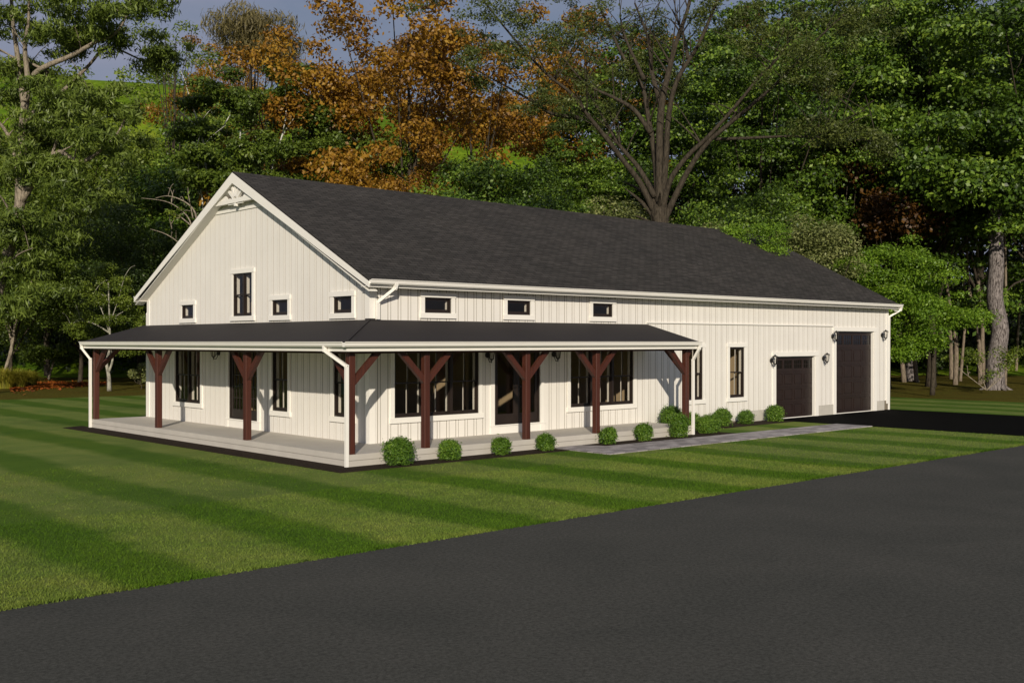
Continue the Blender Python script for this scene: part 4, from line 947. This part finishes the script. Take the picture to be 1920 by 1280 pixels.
skeleton_tree('sapling', 'two stemmed little tree with round green crown above the orange leaf litter', 92, 74, [
    ([(91, 712), (88, 695), (80, 680), (66, 668)], .10, .03, 0), ([(91, 712), (97, 690), (104, 670), (118, 655)], .10, .03, 0)], M['b_pale'],
    [(95, 672, .7, -1), (75, 662, .7, 0), (115, 665, .7, 0), (60, 655, .8, 0), (130, 655, .8, 0)], 8000, (.15, .5), M['l_cool'], 112, cr=.5, per=6, twig=.6)
skeleton_tree('leaning_tree', 'slim pale leaning tree rising out of the yellow grass at the left edge', 0, 64, [
    ([(2, 724), (14, 680), (22, 655), (18, 625), (5, 600), (-20, 570)], .12, .04, 0), ([(12, 690), (24, 640), (28, 610), (44, 570), (62, 520), (70, 490)], .10, .02, 0), ([(26, 625), (12, 600), (8, 585)], .04, .02, 0)],
    M['b_pale'], [(50, 540, .7, 0), (10, 570, .8, 0), (70, 500, .8, 0), (90, 540, .6, 0)], 7000, (.16, .45), M['l_cool'], 113, cr=.5, per=6, twig=.8)
shr = tree('olive_shrub', 'pale olive shrub seen through the porch between the posts', 262, 60, 1, (.55, .75, .6), .03, (.14, .5), M['l_pale'], M['b_brown'], 1500, 12, .25, 114, cat='shrub')
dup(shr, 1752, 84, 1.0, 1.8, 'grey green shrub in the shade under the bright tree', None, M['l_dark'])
dup(shr, 1800, 80, 2.0, 1.5, 'dark shrub between the slender trunks', None, M['l_cool'])
# ornamental grass clumps
def grass_clump(u, w, h, n, label, seed):
    p = at(u, 640.5, w); root = thing('ornamental_grass', label, 'grass clump', (p.x, p.y, 0), 'tall yellow grass clumps')
    r = np.random.default_rng(seed); a = r.uniform(0, math.tau, n); out = r.uniform(.05, .75, n) * h; hh = h * r.uniform(.5, 1.0, n); b0 = r.uniform(0, .35, n) * h
    V = np.zeros((n, 4, 4, 3)); W = .012
    prev = None; dx, dy = np.cos(a), np.sin(a)
    pts = []
    for k in range(5):
        t = k / 4; rr_ = b0 + out * t ** 2; z = hh * (1 - (1 - t) ** 1.6) - (t ** 3) * out * .45
        pts.append(np.c_[dx*rr_, dy*rr_, z])
    for k in range(4):
        w0, w1 = W * (1 - k/4) + .003, W * (1 - (k+1)/4) + .003; s = np.c_[-dy, dx, np.zeros(n)]
        V[:, k, 0] = pts[k] - s*w0; V[:, k, 1] = pts[k] + s*w0; V[:, k, 2] = pts[k+1] + s*w1; V[:, k, 3] = pts[k+1] - s*w1
    me = raw_mesh('foliage', V.reshape(-1, 3), 4); rnd_attr(me, np.repeat(r.random(n), 4)); link('foliage', me, root, M['l_yellow'])
grass_clump(8, 60, 1.35, 1500, 'yellow-green tall grass clump nearest the left edge', 1)
grass_clump(34, 61, 1.25, 1400, 'middle clump of tall yellow grass, in front of the leaf litter', 2)
grass_clump(56, 63, 1.1, 1100, 'smaller yellow grass clump next to the orange leaf litter', 3)
grass_clump(-22, 61, 1.3, 1200, 'tall yellow grass clump cut by the left edge', 4)
# orange leaf litter on the ground
r = np.random.default_rng(9); n = 5200; uu = 20 + (185 * r.random(n) ** 1.5); tt = (uu - 20) / 185; ww = 60.5 + 10.5 * (.25 + .35 * tt) + r.normal(0, 1, n) * (3.0 * (1 - tt) + .5)
P = np.array([at(u, 640.5, w)[:2] for u, w in zip(uu, ww)]); z = r.uniform(.0, .07, n); ang = r.uniform(0, 6.28, n); s = r.uniform(.05, .12, n); tl = r.normal(0, .5, n)
d = np.c_[np.cos(ang), np.sin(ang), tl * .6]; e = np.c_[-np.sin(ang), np.cos(ang), r.normal(0, .5, n)]; c = np.c_[P, z]
V = np.stack([c - d*s[:, None], c + e*s[:, None]*.6, c + d*s[:, None], c - e*s[:, None]*.6], 1).reshape(-1, 3)
me = raw_mesh('leaf_litter', V, 4); rnd_attr(me, r.random(n)); o = link('leaf_litter', me, None, M['l_litter']); o['kind'] = 'stuff'
# far woods that read as one mass
def woods(name, uranges, seed):
    r = random.Random(seed); cl = []; 
    for u0, u1, w0, w1, z0, z1, k in uranges:
        for _ in range(k):
            p = at(r.uniform(u0, u1), 640.5, r.uniform(w0, w1)); s = r.uniform(1.4, 2.6); cl.append((p.x, p.y, r.uniform(z0, z1), s*1.3, s*1.3, s))
    o = leaves(name, cl, 130000, .42, .6, M['l_wood'], None, seed, 0, .2, .5); o['kind'] = 'stuff'
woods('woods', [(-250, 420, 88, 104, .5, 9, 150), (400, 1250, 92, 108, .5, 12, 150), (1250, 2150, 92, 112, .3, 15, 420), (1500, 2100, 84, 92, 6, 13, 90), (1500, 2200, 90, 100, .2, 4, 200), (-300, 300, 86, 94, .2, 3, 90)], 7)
# scrub covering the far slope, one mass
r = random.Random(77); cl = []
for _ in range(420):
    u = r.uniform(-500, 1500); w = r.uniform(96, 178); p = at(u, 640.5, w); t = min(1, max(0, (w - 82) / 94)); sz = r.uniform(.8, 2.0)
    cl.append((p.x, p.y, crest(u) * (t*t*(3 - 2*t)) ** .9 + sz * .2, sz*1.3, sz*1.3, sz*.8))
o = leaves('hillside_shrubbery', cl, 60000, .5, .6, M['l_yg'], None, 5, 0, .4, .5); o['kind'] = 'stuff'
